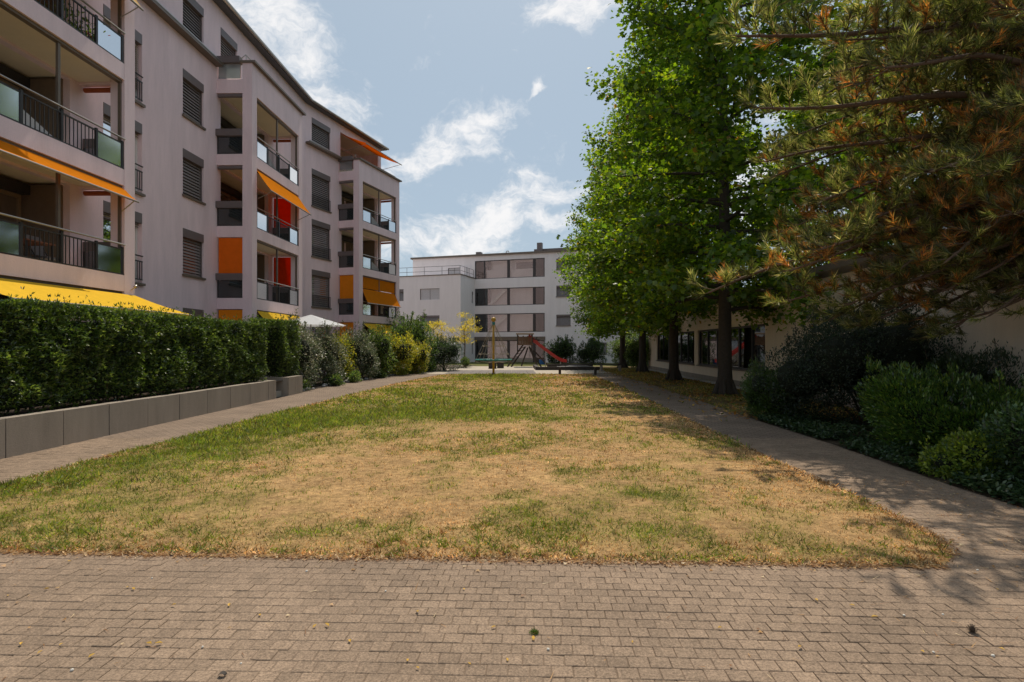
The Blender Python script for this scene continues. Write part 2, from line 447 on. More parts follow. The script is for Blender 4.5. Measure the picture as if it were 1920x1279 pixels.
class MB:
    def __init__(self):
        self.v = []; self.f = []

    def add(self, vs, fs):
        k = len(self.v)
        self.v += [tuple(x) for x in vs]
        self.f += [tuple(i + k for i in f) for f in fs]
        return self

    def box(self, fr, s0, s1, d0, d1, z0, z1):
        vs = [fr.p(s, d, z) for z in (z0, z1) for (s, d) in ((s0, d0), (s1, d0), (s1, d1), (s0, d1))]
        return self.add(vs, [(3, 2, 1, 0), (4, 5, 6, 7), (0, 1, 5, 4), (1, 2, 6, 5), (2, 3, 7, 6), (3, 0, 4, 7)])

    def xbox(self, x0, x1, y0, y1, z0, z1):
        return self.box(WORLD, y0, y1, x0, x1, z0, z1)

    def quad(self, a, b, c, d):
        return self.add([a, b, c, d], [(0, 1, 2, 3)])

    def slab(self, a, b, c, d, th):
        """thin slab, corners a b c d, thickness th along its normal"""
        A, B, C, D = map(Vector, (a, b, c, d))
        n = (B - A).cross(D - A).normalized() * th
        vs = [A, B, C, D, A + n, B + n, C + n, D + n]
        return self.add(vs, [(3, 2, 1, 0), (4, 5, 6, 7), (0, 1, 5, 4), (1, 2, 6, 5), (2, 3, 7, 6), (3, 0, 4, 7)])

    def tube(self, pts, rad, n=6, caps=True):
        pts = [Vector(p) for p in pts]
        if not isinstance(rad, (list, tuple)):
            rad = [rad] * len(pts)
        rings = []
        ref = Vector((0, 0, 1))
        d0 = (pts[-1] - pts[0]).normalized()
        if abs(d0.z) > 0.9: ref = Vector((1, 0, 0))
        for i, p in enumerate(pts):
            d = (pts[min(i + 1, len(pts) - 1)] - pts[max(i - 1, 0)])
            if d.length < 1e-9: d = Vector((0, 0, 1))
            d.normalize()
            a = d.cross(ref)
            if a.length < 1e-3: a = d.cross(Vector((0, 1, 0)))
            a.normalize(); b = d.cross(a)
            rings.append([p + (a * math.cos(2 * math.pi * k / n) + b * math.sin(2 * math.pi * k / n)) * rad[i] for k in range(n)])
        vs = [q for r in rings for q in r]
        fs = []
        for i in range(len(pts) - 1):
            for k in range(n):
                fs.append((i * n + k, i * n + (k + 1) % n, (i + 1) * n + (k + 1) % n, (i + 1) * n + k))
        if caps:
            fs.append(tuple(range(n))[::-1]); fs.append(tuple((len(pts) - 1) * n + k for k in range(n)))
        return self.add(vs, fs)

    def ball(self, c, r, nu=10, nv=7, sz=1.0, jit=0.0):
        vs = [(c[0], c[1], c[2] - r * sz)]
        for j in range(1, nv):
            t = -math.pi / 2 + math.pi * j / nv
            for i in range(nu):
                a = 2 * math.pi * i / nu
                q = 1 + random.uniform(-jit, jit)
                vs.append((c[0] + r * q * math.cos(t) * math.cos(a), c[1] + r * q * math.cos(t) * math.sin(a), c[2] + r * q * sz * math.sin(t)))
        vs.append((c[0], c[1], c[2] + r * sz))
        fs = []
        for i in range(nu):
            fs.append((0, 1 + (i + 1) % nu, 1 + i))
            for j in range(nv - 2):
                a = 1 + j * nu
                fs.append((a + i, a + (i + 1) % nu, a + nu + (i + 1) % nu, a + nu + i))
            a = 1 + (nv - 2) * nu
            fs.append((a + i, a + (i + 1) % nu, len(vs) - 1))
        return self.add(vs, fs)

    def build(self, name, mat, parent=None, smooth=False):
        off = LOC.get(parent, Vector((0, 0, 0))) if parent is not None else Vector((0, 0, 0))
        me = bpy.data.meshes.new(name)
        me.from_pydata([(x - off.x, y - off.y, z - off.z) for x, y, z in self.v], [], self.f)
        me.update()
        return link_mesh(name, me, mat, parent, smooth)


def wall_open(mb, fr, s0, s1, z0, z1, d, openings, depth=0.18):
    """wall face at d with rectangular openings (s0, s1, z0, z1) and their reveals"""
    ss = sorted({s0, s1, *[o[0] for o in openings], *[o[1] for o in openings]})
    zs = sorted({z0, z1, *[o[2] for o in openings], *[o[3] for o in openings]})
    ss = [s for s in ss if s0 <= s <= s1]; zs = [z for z in zs if z0 <= z <= z1]
    for i in range(len(ss) - 1):
        for j in range(len(zs) - 1):
            cs, cz = (ss[i] + ss[i + 1]) / 2, (zs[j] + zs[j + 1]) / 2
            if any(o[0] < cs < o[1] and o[2] < cz < o[3] for o in openings):
                continue
            mb.quad(fr.p(ss[i], d, zs[j]), fr.p(ss[i], d, zs[j + 1]), fr.p(ss[i + 1], d, zs[j + 1]), fr.p(ss[i + 1], d, zs[j]))
    for (a, b, c, e) in openings:
        D = d - depth
        mb.quad(fr.p(a, d, c), fr.p(a, D, c), fr.p(a, D, e), fr.p(a, d, e))
        mb.quad(fr.p(b, d, c), fr.p(b, d, e), fr.p(b, D, e), fr.p(b, D, c))
        mb.quad(fr.p(a, d, e), fr.p(a, D, e), fr.p(b, D, e), fr.p(b, d, e))
        mb.quad(fr.p(a, d, c), fr.p(b, d, c), fr.p(b, D, c), fr.p(a, D, c))


# ------------------------------------------------------------------ foliage helpers
TEMPL = {
    # maple / tulip leaf: lobed outline, folded along the midrib
    'lobed': (np.array([(0, -.1, 0), (.50, .22, .10), (.27, .46, .06), (.27, .82, .07), (0, .68, 0), (-.27, .82, .07), (-.27, .46, .06), (-.50, .22, .10)]),
              [(0, 1, 2, 3, 4), (0, 4, 5, 6, 7)]),
    'oval': (np.array([(0, 0, 0), (.26, .38, .05), (.16, .75, .04), (0, 1, 0), (-.16, .75, .04), (-.26, .38, .05)]), [(0, 1, 2, 3), (0, 3, 4, 5)]),
    'rhomb': (np.array([(0, 0, 0), (.24, .45, .05), (0, 1, 0), (-.24, .45, .05)]), [(0, 1, 2, 3)]),
    'sprig': (np.array([(0, 0, 0), (.15, .4, .03), (0, 1, -.08), (-.15, .4, .03)]), [(0, 1, 2, 3)]),
    'blade': (np.array([(-.5, 0, 0), (.5, 0, 0), (0, 1, 0)]), [(0, 1, 2)]),
}


def scatter(name, templ, pos, ydir, nrm, size, col, mat, parent=None, width=None):
    """one mesh of many little leaves: ydir = leaf axis, nrm = approximate normal"""
    tv, tf = TEMPL[templ]
    n, k = len(pos), len(tv)
    y = ydir / (np.linalg.norm(ydir, axis=1, keepdims=True) + 1e-9)
    x = np.cross(y, nrm); x /= (np.linalg.norm(x, axis=1, keepdims=True) + 1e-9)
    z = np.cross(x, y)
    size = np.broadcast_to(np.asarray(size, float).reshape(-1, 1), (n, 1))
    w = size if width is None else np.broadcast_to(np.asarray(width, float).reshape(-1, 1), (n, 1))
    V = np.empty((n, k, 3))
    for i, (a, b, c) in enumerate(tv):
        V[:, i, :] = pos + x * (a * w) + y * (b * size) + z * (c * size)
    off = LOC.get(parent, Vector((0, 0, 0))) if parent is not None else Vector((0, 0, 0))
    V -= np.array(off)
    me = bpy.data.meshes.new(name)
    me.vertices.add(n * k)
    me.vertices.foreach_set('co', V.reshape(-1).astype(np.float32))
    lens = [len(f) for f in tf]
    tl = sum(lens)
    base = np.concatenate([np.array(f) for f in tf])
    loops = (np.arange(n)[:, None] * k + base[None, :]).reshape(-1)
    me.loops.add(n * tl)
    me.loops.foreach_set('vertex_index', loops.astype(np.int32))
    starts1 = np.concatenate([[0], np.cumsum(lens)[:-1]])
    starts = (np.arange(n)[:, None] * tl + starts1[None, :]).reshape(-1)
    me.polygons.add(n * len(tf))
    me.polygons.foreach_set('loop_start', starts.astype(np.int32))
    at = me.attributes.new('Col', 'FLOAT_COLOR', 'POINT')
    c4 = np.ones((n, k, 4), np.float32); c4[:, :, :3] = np.asarray(col).reshape(n, 1, 3)
    at.data.foreach_set('color', c4.reshape(-1))
    me.update(calc_edges=True)
    return link_mesh(name, me, mat, parent)


def rdir(n):
    v = rng.normal(size=(n, 3))
    return v / np.linalg.norm(v, axis=1, keepdims=True)


def pick(cols, n, w=None, jit=0.18):
    c = np.array(cols, float)
    idx = rng.choice(len(c), n, p=None if w is None else np.array(w) / sum(w))
    return np.clip(c[idx] * (1 + rng.normal(0, jit, (n, 1))), 0.003, 1)


_perm = np.random.default_rng(5).random((256, 256))


def vnoise(x, y):
    xi, yi = np.floor(x).astype(int), np.floor(y).astype(int)
    fx, fy = x - xi, y - yi
    fx = fx * fx * (3 - 2 * fx); fy = fy * fy * (3 - 2 * fy)
    g = lambda a, b: _perm[a % 256, b % 256]
    return (g(xi, yi) * (1 - fx) + g(xi + 1, yi) * fx) * (1 - fy) + (g(xi, yi + 1) * (1 - fx) + g(xi + 1, yi + 1) * fx) * fy


def fbm(x, y, o=4):
    s, a, t = 0, 0.5, 0
    for i in range(o):
        s = s + a * vnoise(x * 2 ** i + 17 * i, y * 2 ** i + 31 * i); t += a; a *= 0.5
    return s / t


# ------------------------------------------------------------------ the ground
setp(MB().quad((-300, -200, -0.08), (300, -200, -0.08), (300, 400, -0.08), (-300, 400, -0.08)).build('ground', 'earth'), kind='structure')

LAWN_L = [(-6.0, 3.5), (-5.85, 6.5), (-5.9, 8.4), (-5.75, 9.5), (-5.7, 12.5), (-5.45, 17), (-5.3, 20), (-5.0, 24.5), (-4.5, 29), (-4.0, 32), (-3.6, 33.2)]
LAWN_R = [(3.05, 3.5), (3.12, 4.17), (3.36, 4.4), (3.55, 4.7), (3.66, 6), (3.7, 9), (3.95, 14), (4.2, 20), (4.35, 28), (4.5, 33.2)]


def interp(poly, y):
    ys = [p[1] for p in poly]; xs = [p[0] for p in poly]
    return np.interp(y, ys, xs)


def front_edge(x):
    return 4.31 - 0.042 * x


def green_mask(x, y):
    """how green (not dried out) the lawn is at x, y"""
    g = np.zeros_like(x) + 0.13
    def bl(cx, cy, rx, ry, a):
        return a * np.exp(-((x - cx) / rx) ** 2 - ((y - cy) / ry) ** 2)
    g = g + bl(-5.0, 8.3, 1.0, 2.2, .58) + bl(-4.6, 11.5, 1.4, 2.2, .68) + bl(-2.6, 13.5, 2.6, 2.4, .58) + bl(-.2, 15.8, 2.8, 3.0, .42)
    g = g + bl(-1.0, 30, 2.4, 4.0, .75) + bl(-3.6, 18, 1.6, 4, .35) + bl(-5.6, 5.0, 1.0, 1.0, .35)
    g = g + bl(-1.3, 4.9, .5, .25, .28) + bl(.3, 4.9, .7, .3, .25) + bl(1.35, 6.1, .36, .18, .6) + bl(-2.7, 4.9, 1.2, .25, .18)
    g = g + bl(0.2, 5.4, .35, .5, .25) + bl(-1.8, 20, 3, 3, .28)
    n = fbm(x * 0.9 + 3, y * 0.7 + 9, 4)
    n2 = fbm(x * 4.5, y * 4.5, 3)
    return np.clip(g + (n - .5) * 0.95 + (n2 - .5) * 0.95, 0, 1)


STRAW = np.array([(0.56, 0.37, 0.165), (0.45, 0.28, 0.115), (0.70, 0.51, 0.27), (0.19, 0.105, 0.045), (0.48, 0.26, 0.09)])
GREEN = np.array([(0.15, 0.20, 0.026), (0.10, 0.16, 0.02), (0.20, 0.24, 0.036), (0.26, 0.24, 0.05)])


def make_lawn():
    ys = np.concatenate([np.arange(4.0, 9, 0.10), np.arange(9, 33.21, 0.22)])
    nx = 90
    V, C = [], []
    for y in ys:
        xl, xr = interp(LAWN_L, y), interp(LAWN_R, y)
        xs = np.linspace(xl, xr, nx)
        fe = front_edge(xs) + 0.05 * (fbm(xs * 3, xs * 0 + 2) - .5)
        yy = np.maximum(y, fe)
        ed = np.minimum(np.minimum(xs - xl, xr - xs), yy - fe)
        z = 0.002 + np.clip(ed * 0.25, 0, 0.02) + 0.02 * fbm(xs * .8, yy * .8) * np.clip(ed, 0, 1)
        g = green_mask(xs, yy)
        c = (np.array([.44, .275, .125])[None] * (1 - g[:, None]) + np.array([.16, .17, .035])[None] * g[:, None])
        c = c * (0.75 + 0.5 * fbm(xs * 2.2, yy * 2.2 + 50))[:, None]
        V.append(np.stack([xs, yy, z], 1)); C.append(c)
    V = np.concatenate(V); C = np.concatenate(C)
    F = []
    for j in range(len(ys) - 1):
        for i in range(nx - 1):
            a = j * nx + i
            F.append((a, a + 1, a + nx + 1, a + nx))
    me = bpy.data.meshes.new('lawn')
    me.from_pydata(V.tolist(), [], F); me.update()
    at = me.attributes.new('Col', 'FLOAT_COLOR', 'POINT')
    at.data.foreach_set('color', np.concatenate([C, np.ones((len(C), 1))], 1).astype(np.float32).reshape(-1))
    o = link_mesh('lawn', me, 'lawn_ground', smooth=True)
    setp(o, kind='structure')
    # blades: short, dried and green ones
    P, S, W, COLR = [], [], [], []
    for y0, y1, dens, h, w in ((4.0, 6.2, 5200, .044, .0095), (6.2, 9.5, 3000, .05, .0135), (9.5, 15, 1300, .058, .02), (15, 33.2, 420, .07, .035)):
        area = 10 * (y1 - y0)
        n = int(area * dens)
        x = rng.uniform(-6.0, 4.6, n); y = rng.uniform(y0, y1, n)
        edge = rng.normal(0, 0.035, n)
        ok = (x > interp(LAWN_L, y) + edge) & (x < interp(LAWN_R, y) + edge) & (y > front_edge(x) + np.abs(rng.normal(0, .03, n)) - .02 + .08 * (fbm(x * 2.5, x * 0) - .5))
        # keep what the photograph can see, with a margin
        ok &= (np.abs(x) < y * 1.05 + 0.6)
        x, y = x[ok], y[ok]
        g = green_mask(x, y)
        isg = rng.random(len(x)) < g ** 0.9 * 0.95
        keep = isg | (rng.random(len(x)) < 0.8)
        x, y, isg, g = x[keep], y[keep], isg[keep], g[keep]
        cl = fbm(x * 7, y * 7, 2); c = np.where(isg[:, None], pick(GREEN, len(x)), pick(STRAW, len(x), jit=.22)) * (.28 + 1.45 * cl)[:, None]; dk = rng.random(len(x)) < .12; c[dk] = pick([(.10, .06, .025), (.07, .065, .02)], dk.sum())
        hh = h * rng.uniform(.5, 1.5, len(x)) * np.where(isg, 0.8 + .9 * g, .62)
        z = 0.004 + np.zeros(len(x)) + 0.012
        P.append(np.stack([x, y, z], 1)); S.append(hh); W.append(w * rng.uniform(.7, 1.4, len(x))); COLR.append(c)
    # tufts: fresh green ones and a few dark withered ones
    nt_ = 2600
    tx = rng.uniform(-5.8, 3.6, nt_); ty = 4.3 + 8 * rng.random(nt_) ** 1.6
    ok = (tx > interp(LAWN_L, ty) + .05) & (tx < interp(LAWN_R, ty) - .05) & (ty > front_edge(tx) + .04) & (fbm(tx * 1.1 + 40, ty * 1.1, 3) > .47)
    tx, ty = tx[ok], ty[ok]
    gg = rng.random(len(tx)) < .35 + green_mask(tx, ty)
    for x0, y0, g0 in zip(tx, ty, gg):
        m = rng.integers(8, 20)
        P.append(np.stack([x0 + rng.normal(0, .022, m), y0 + rng.normal(0, .022, m), np.full(m, .014)], 1))
        S.append(rng.uniform(.035, .085, m) * (1 if g0 else .7)); W.append(rng.uniform(.007, .012, m) * (1 + y0 * .04))
        COLR.append(pick(GREEN * .85, m) if g0 else pick([(0.16, .085, .035), (.30, .16, .06)], m))
    P = np.concatenate(P); S = np.concatenate(S); W = np.concatenate(W); COLR = np.concatenate(COLR)
    d = rdir(len(P)); d[:, 2] = np.abs(d[:, 2]) * 0.7 + 0.32
    setp(scatter('lawn_grass', 'blade', P, d, rdir(len(P)), S, COLR, 'grass_blade', width=W),
         'short dried and green grass blades of the lawn', 'grass', kind='stuff')


make_lawn()


def strip(name, left, right, z, mat, y0, y1, step=1.0):
    mb = MB()
    ys = np.arange(y0, y1 + 1e-6, step)
    for a, b in zip(ys[:-1], ys[1:]):
        mb.quad((left(a), a, z), (right(a), a, z), (right(b), b, z), (left(b), b, z))
    o = mb.build(name, mat)
    return setp(o, kind='structure')


BED_L = [(-7.27, 4.0), (-7.27, 20.0), (-7.45, 20.8), (-7.3, 25), (-6.5, 31.4), (-5.4, 37.6), (-3.6, 45), (-3.0, 50)]
BED_R = [(5.1, 4.0), (5.05, 6.6), (5.12, 7.6), (5.25, 9.4), (5.3, 12.3), (5.6, 18), (5.9, 26), (6.1, 36)]
strip('path_left', lambda y: float(interp(BED_L, y)), lambda y: float(interp(LAWN_L, y)) + .25, 0.0, 'path_paving', 10.05, 34.0, 0.7)
strip('path_right', lambda y: float(interp(LAWN_R, y)) - .25, lambda y: float(interp(BED_R, y)) + .1, 0.0, 'path_paving', 10.05, 36.0, 1.0)
setp(MB().quad((-7, 32.9, -0.006), (8, 32.9, -0.006), (8, 50, -0.006), (-7, 50, -0.006)).build('playground_ground', 'play_gravel'), kind='structure')
setp(MB().quad((-12, 47, -0.002), (14, 47, -0.002), (14, 62, -0.002), (-12, 62, -0.002)).build('far_lawn', None), kind='structure')


def colour_sheet(o, f):
    me = o.data
    at = me.attributes.new('Col', 'FLOAT_COLOR', 'POINT')
    for i, v in enumerate(me.vertices):
        at.data[i].color = (*f(v.co), 1)
    if not me.materials: me.materials.append(MATS['lawn_ground'])


colour_sheet(bpy.data.objects['far_lawn'], lambda c: (.13, .13, .04))

# verge under the trees, beds
mbv = MB()
ysv = np.arange(4, 47, 0.5)
for a, b in zip(ysv[:-1], ysv[1:]):
    xs = [float(interp(BED_R, a)), 6.2, 7.2, 8.2, 9.9]; xb = [float(interp(BED_R, b)), 6.2, 7.2, 8.2, 9.9]
    for i in range(4):
        mbv.quad((xs[i], a, 0.004), (xs[i + 1], a, 0.004), (xb[i + 1], b, 0.004), (xb[i], b, 0.004))
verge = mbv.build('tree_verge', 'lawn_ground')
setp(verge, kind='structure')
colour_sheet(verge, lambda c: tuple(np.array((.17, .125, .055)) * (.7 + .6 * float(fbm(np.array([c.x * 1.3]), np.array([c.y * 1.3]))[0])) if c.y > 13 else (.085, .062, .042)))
mbb = MB()
yb = np.arange(19.9, 50.01, 0.7)
for a, b in zip(yb[:-1], yb[1:]):
    mbb.quad((-14, a, 0.02), (float(interp(BED_L, a)), a, 0.006), (float(interp(BED_L, b)), b, 0.006), (-14, b, 0.02))
setp(mbb.build('shrub_bed', 'soil'), kind='structure')
setp(MB().quad((-14, 4, 0.5), (-7.45, 4, 0.5), (-7.45, 20, 0.5), (-14, 20, 0.5)).build('raised_garden', 'soil'), kind='structure')


# ------------------------------------------------------------------ paving of the foreground, stone by stone
def make_paving():
    # bedding sand: swept nearly flush on the left, washed out of the joints towards the right
    gx, gy = np.meshgrid(np.linspace(-14, 14, 281), np.concatenate([[-10, -5, -1], np.linspace(0.5, 10.6, 150)]))
    full = np.clip(.62 - gx * .16 + (fbm(gx * .9 + 20, gy * 1.3 + 4, 3) - .5) * 2.2, 0, 1)
    gz = -0.0095 + 0.0062 * full
    k = gx.shape[1]
    base = MB().add(list(zip(gx.ravel().tolist(), gy.ravel().tolist(), gz.ravel().tolist())),
                    [(j * k + i, j * k + i + 1, (j + 1) * k + i + 1, (j + 1) * k + i) for j in range(gx.shape[0] - 1) for i in range(k - 1)]).build('paving', 'joint_sand')
    setp(base, kind='structure')
    w, h, g = 0.107, 0.101, 0.0035
    c0 = 0.007                                  # chamfer
    def stone_vs(dx, dy, dz, yaw, tilt):
        hw, hh = (w - g) / 2, (h - g) / 2
        ca, sa = math.cos(yaw), math.sin(yaw)
        vs = []
        for (k, z) in ((0, -0.05), (0, -0.0028), (c0 * .5, 0.0)):
            for sx, sy in ((-1, -1), (1, -1), (1, 1), (-1, 1)):
                a, b = sx * (hw - k), sy * (hh - k)
                vs.append((dx + a * ca - b * sa, dy + a * sa + b * ca, dz + z + tilt[0] * a + tilt[1] * b))
        return vs
    fs = [(8, 9, 10, 11)] + [(r * 4 + i, r * 4 + (i + 1) % 4, r * 4 + 4 + (i + 1) % 4, r * 4 + 4 + i) for r in (0, 1) for i in range(4)]
    rot = math.atan2(-0.042, 1)
    cr, sr = math.cos(rot), math.sin(rot)
    stones = []
    for j in range(-64, 40):
        b = -(j + .5) * h
        offx = (0.5 if j % 2 else 0.0) * w + random.uniform(-.012, .012)
        bend = 0.02 * math.sin(j * .35)
        for i in range(-85, 85):
            a = i * w + offx
            bb = b + 0.010 * math.sin(a * 1.1 + 1) + bend * .3
            x, y = a * cr - bb * sr, 4.31 + a * sr + bb * cr
            if not (-7.5 < x < 8 and 0.7 < y < 10.1): continue
            fe = front_edge(x)
            if y > fe + .06 and not (2.95 < x < 5.35 and x > interp(LAWN_R, y) - .12) and not (-7.24 < x < float(interp(LAWN_L, y)) + .12): continue      # beyond the edge only on the right-hand path
            stones.append((x, y))
    # the 300 that show largest: the nearest rows in view
    vis = [s for s in stones if s[1] > 2.72 and abs(s[0]) < s[1] * 0.885]
    vis.sort(key=lambda s: s[1])
    big = set(vis[:300])
    proto = bpy.data.meshes.new('paver')
    proto.from_pydata(stone_vs(0, 0, 0, 0, (0, 0)), [], fs); proto.update()
    proto.materials.append(MATS['paver'])
    rest = MB()
    for s in stones:
        dz = random.gauss(0, .0012); ti = (random.gauss(0, .010), random.gauss(0, .010)); ya = rot + random.gauss(0, .008)
        if s in big:
            o = bpy.data.objects.new('paver', proto); COL.objects.link(o); o.parent = base
            o.location = (s[0], s[1], dz); o.rotation_euler = (ti[1], -ti[0], ya)
        else:
            rest.add(stone_vs(s[0], s[1], dz, ya, ti), fs)
    r = rest.build('pavers_beyond', 'paver_stuff', base)
    r['kind'] = 'stuff'


make_paving()

# ------------------------------------------------------------------ pink apartment building on the left
FA = Fr(-11.55, 20.0, 0.025, 1.0)
FB = Fr(-11.27, 31.4, 0.305, 0.952)
ZL = [0.69 + 2.8 * i for i in range(5)]
apt = thing('apartment_building', (-12, 22, 0), 'long pink apartment building with stacked balcony towers and orange sunblinds behind the hedge', 'building')

SHUT_N = [0]


def shutter_window(fr, s0, s1, z0, z1, parent, d=0.0, sill=True, drop=1.0, grille=False, light=False):
    """window with shutter casing, blind slats, dark pane behind, sill"""
    w = MB().box(fr, s0, s1, d - .19, d - .16, z0, z1).build('window', 'glass_dark', parent)
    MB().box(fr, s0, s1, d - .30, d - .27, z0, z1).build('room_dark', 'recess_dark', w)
    bx = 0.30 if z1 - z0 > 1.2 else 0.18
    if not light:
        MB().box(fr, s0 + .004, s1 - .004, d - .15, d + .012, z1 - bx, z1 - .004).build('shutter_box', 'metal_brown', w)
    else:
        bx = 0.02
    sl = MB()
    zt = z1 - bx - .01
    zb = z1 - bx - (z1 - bx - z0) * drop
    n = max(3, int((zt - zb) / (0.105 if not light else .09)))
    for k in range(n):
        z = zt - (k + .5) * (zt - zb) / n
        hgt = (zt - zb) / n
        ti = .35 if not light else .48
        sl.slab(fr.p(s0 + .03, d - .10, z - hgt * ti), fr.p(s1 - .03, d - .10, z - hgt * ti), fr.p(s1 - .03, d - .135, z + hgt * ti), fr.p(s0 + .03, d - .135, z + hgt * ti), .004)
    sl.build('shutter_slats', 'slat_light' if light else 'slat', w)
    if light:
        MB().box(fr, (s0 + s1) / 2 - .015, (s0 + s1) / 2 + .015, d - .11, d - .085, z0, z1).build('frame', 'metal_brown', w)
    MB().box(fr, s0, s0 + .035, d - .14, d - .06, z0, z1 - bx).build('guide_rail', 'metal_brown', w)
    MB().box(fr, s1 - .035, s1, d - .14, d - .06, z0, z1 - bx).build('guide_rail', 'metal_brown', w)
    if sill:
        MB().box(fr, s0 - .05, s1 + .05, d - .16, d + .07, z0 - .07, z0 + .004).build('sill', 'metal_coping', w)
    if grille:
        g = MB()
        g.tube([fr.p(s0 + .02, d + .03, z0 + .62), fr.p(s1 - .02, d + .03, z0 + .62)], .018)
        nb = int((s1 - s0) / .11)
        for k in range(nb + 1):
            s = s0 + .03 + k * (s1 - s0 - .06) / nb
            g.box(fr, s - .008, s + .008, d + .02, d + .036, z0 + .05, z0 + .62)
        g.box(fr, s0 + .02, s1 - .02, d + .018, d + .038, z0 + .04, z0 + .065)
        g.build('grille', 'metal_dark', w)
    return w


def french_window(fr, s0, s1, z0, z1, parent, open_frac):
    """tall window with white leaves, shutter partly down, small balustrade"""
    w = MB().box(fr, s0, s1, -.19, -.17, z0, z1).build('window', 'glass_mirror', parent)
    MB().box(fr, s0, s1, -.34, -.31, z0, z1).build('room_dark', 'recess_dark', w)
    f = MB()
    for (a, b) in ((s0, s0 + .07), ((s0 + s1) / 2 - .06, (s0 + s1) / 2 + .06), (s1 - .07, s1)):
        f.box(fr, a, b, -.20, -.14, z0, z1)
    f.box(fr, s0, s1, -.198, -.142, z0, z0 + .09).box(fr, s0, s1, -.197, -.143, z1 - .42, z1 - .30)
    f.build('frame', 'frame_white', w)
    MB().box(fr, s0 + .004, s1 - .004, -.15, .012, z1 - .32, z1 - .004).build('shutter_box', 'metal_brown', w)
    sl = MB()
    zt = z1 - .33; zb = zt - (zt - z0) * open_frac
    n = max(2, int((zt - zb) / .072))
    for k in range(n):
        z = zt - (k + .5) * .072
        sl.slab(fr.p(s0 + .03, -.08, z - .024), fr.p(s1 - .03, -.08, z - .024), fr.p(s1 - .03, -.115, z + .024), fr.p(s0 + .03, -.115, z + .024), .004)
    sl.build('shutter_slats', 'slat', w)
    g = MB()
    g.tube([fr.p(s0 + .02, .04, z0 + .85), fr.p(s1 - .02, .04, z0 + .85)], .022)
    for k in range(15):
        s = s0 + .04 + k * (s1 - s0 - .08) / 14
        g.box(fr, s - .009, s + .009, .02, .038, z0 + .12, z0 + .68)
    g.box(fr, s0 + .02, s1 - .02, .016, .042, z0 + .66, z0 + .70).box(fr, s0 + .02, s1 - .02, .016, .042, z0 + .10, z0 + .13)
    g.build('grille', 'metal_dark', w)
    MB().box(fr, s0 - .05, s1 + .05, -.14, .09, z0 - .07, z0 + .004).build('sill', 'metal_coping', w)
    return w


def railing(fr, s0, s1, z, parent, d, name='balcony_railing', frost='glass_frost'):
    """front balustrade: handrail, two end panels of frosted glass, bars between"""
    H = 0.80
    r = MB().tube([fr.p(s0, d + .04, z + H), fr.p(s1, d + .04, z + H)], .024, 8).build(name, 'metal_light', parent)
    L = s1 - s0
    e = L * .235
    po = MB()
    for s in (s0 + .03, s0 + e, s0 + L * .5, s1 - e, s1 - .03):
        po.box(fr, s - .032, s + .032, d - .035, d + .015, z + .02, z + H - .06 + (.04 if s == s0 + L * .5 else 0))
    po.box(fr, s0, s1, d - .045, d + .025, z, z + .035)
    po.box(fr, s0 + .02, s1 - .02, d - .03, d + .01, z + H - .13, z + H - .10)
    po.build('post_frame', 'metal_dark', r)
    for a, b in ((s0 + .065, s0 + e - .035), (s1 - e + .035, s1 - .065)):
        MB().box(fr, a, b, d - .018, d - .006, z + .04, z + H - .135).build('glass_panel', frost, r)
    ba = MB()
    for a, b in ((s0 + e, s0 + L * .5), (s0 + L * .5, s1 - e)):
        n = int((b - a) / .115)
        for k in range(1, n):
            s = a + (b - a) * k / n
            ba.box(fr, s - .008, s + .008, d - .018, d - .002, z + .03, z + H - .12)
    ba.build('bars', 'metal_dark', r)
    return r


def awning(fr, s0, s1, a, b, parent, mat, arms=True, strip_h=0.0, scallop=False):
    """fabric from (d, z) a at the wall down to (d, z) b at the front bar"""
    n = 10
    m = MB()
    for k in range(n):
        t0, t1 = k / n, (k + 1) / n
        sg = lambda t: -0.03 * math.sin(math.pi * t)
        p = [(a[0] + (b[0] - a[0]) * t, a[1] + (b[1] - a[1]) * t + sg(t)) for t in (t0, t1)]
        m.slab(fr.p(s0, p[0][0], p[0][1]), fr.p(s0, p[1][0], p[1][1]), fr.p(s1, p[1][0], p[1][1]), fr.p(s1, p[0][0], p[0][1]), .004)
    f = m.build('awning', mat, parent)
    MB().tube([fr.p(s0 - .04, b[0], b[1] - .02), fr.p(s1 + .04, b[0], b[1] - .02)], .028, 8).build('front_bar', 'metal_light', f)
    if strip_h:
        MB().box(fr, s0, s1, b[0] + .022, b[0] + .028, b[1] - .02 - strip_h, b[1] - .01).build('valance', mat, f)
    if arms:
        ar = MB()
        for s in (s0 + .12, s1 - .12):
            q = (a[0] + .02, min(a[1], b[1]) - .30)
            mid = ((q[0] + b[0]) / 2 + .0, (q[1] + b[1]) / 2 - .02)
            ar.tube([fr.p(s, q[0], q[1]), fr.p(s, mid[0], mid[1]), fr.p(s, b[0], b[1] - .03)], .014, 6)
        ar.build('arm', 'metal_light', f)
    return f


def blind(fr, s0, s1, d0, d1, z0, z1, parent, mat):
    """straight-hanging fabric blind with bottom weight"""
    f = MB().box(fr, s0, s1, d0, d1, z0, z1).build('side_blind', mat, parent)
    return f


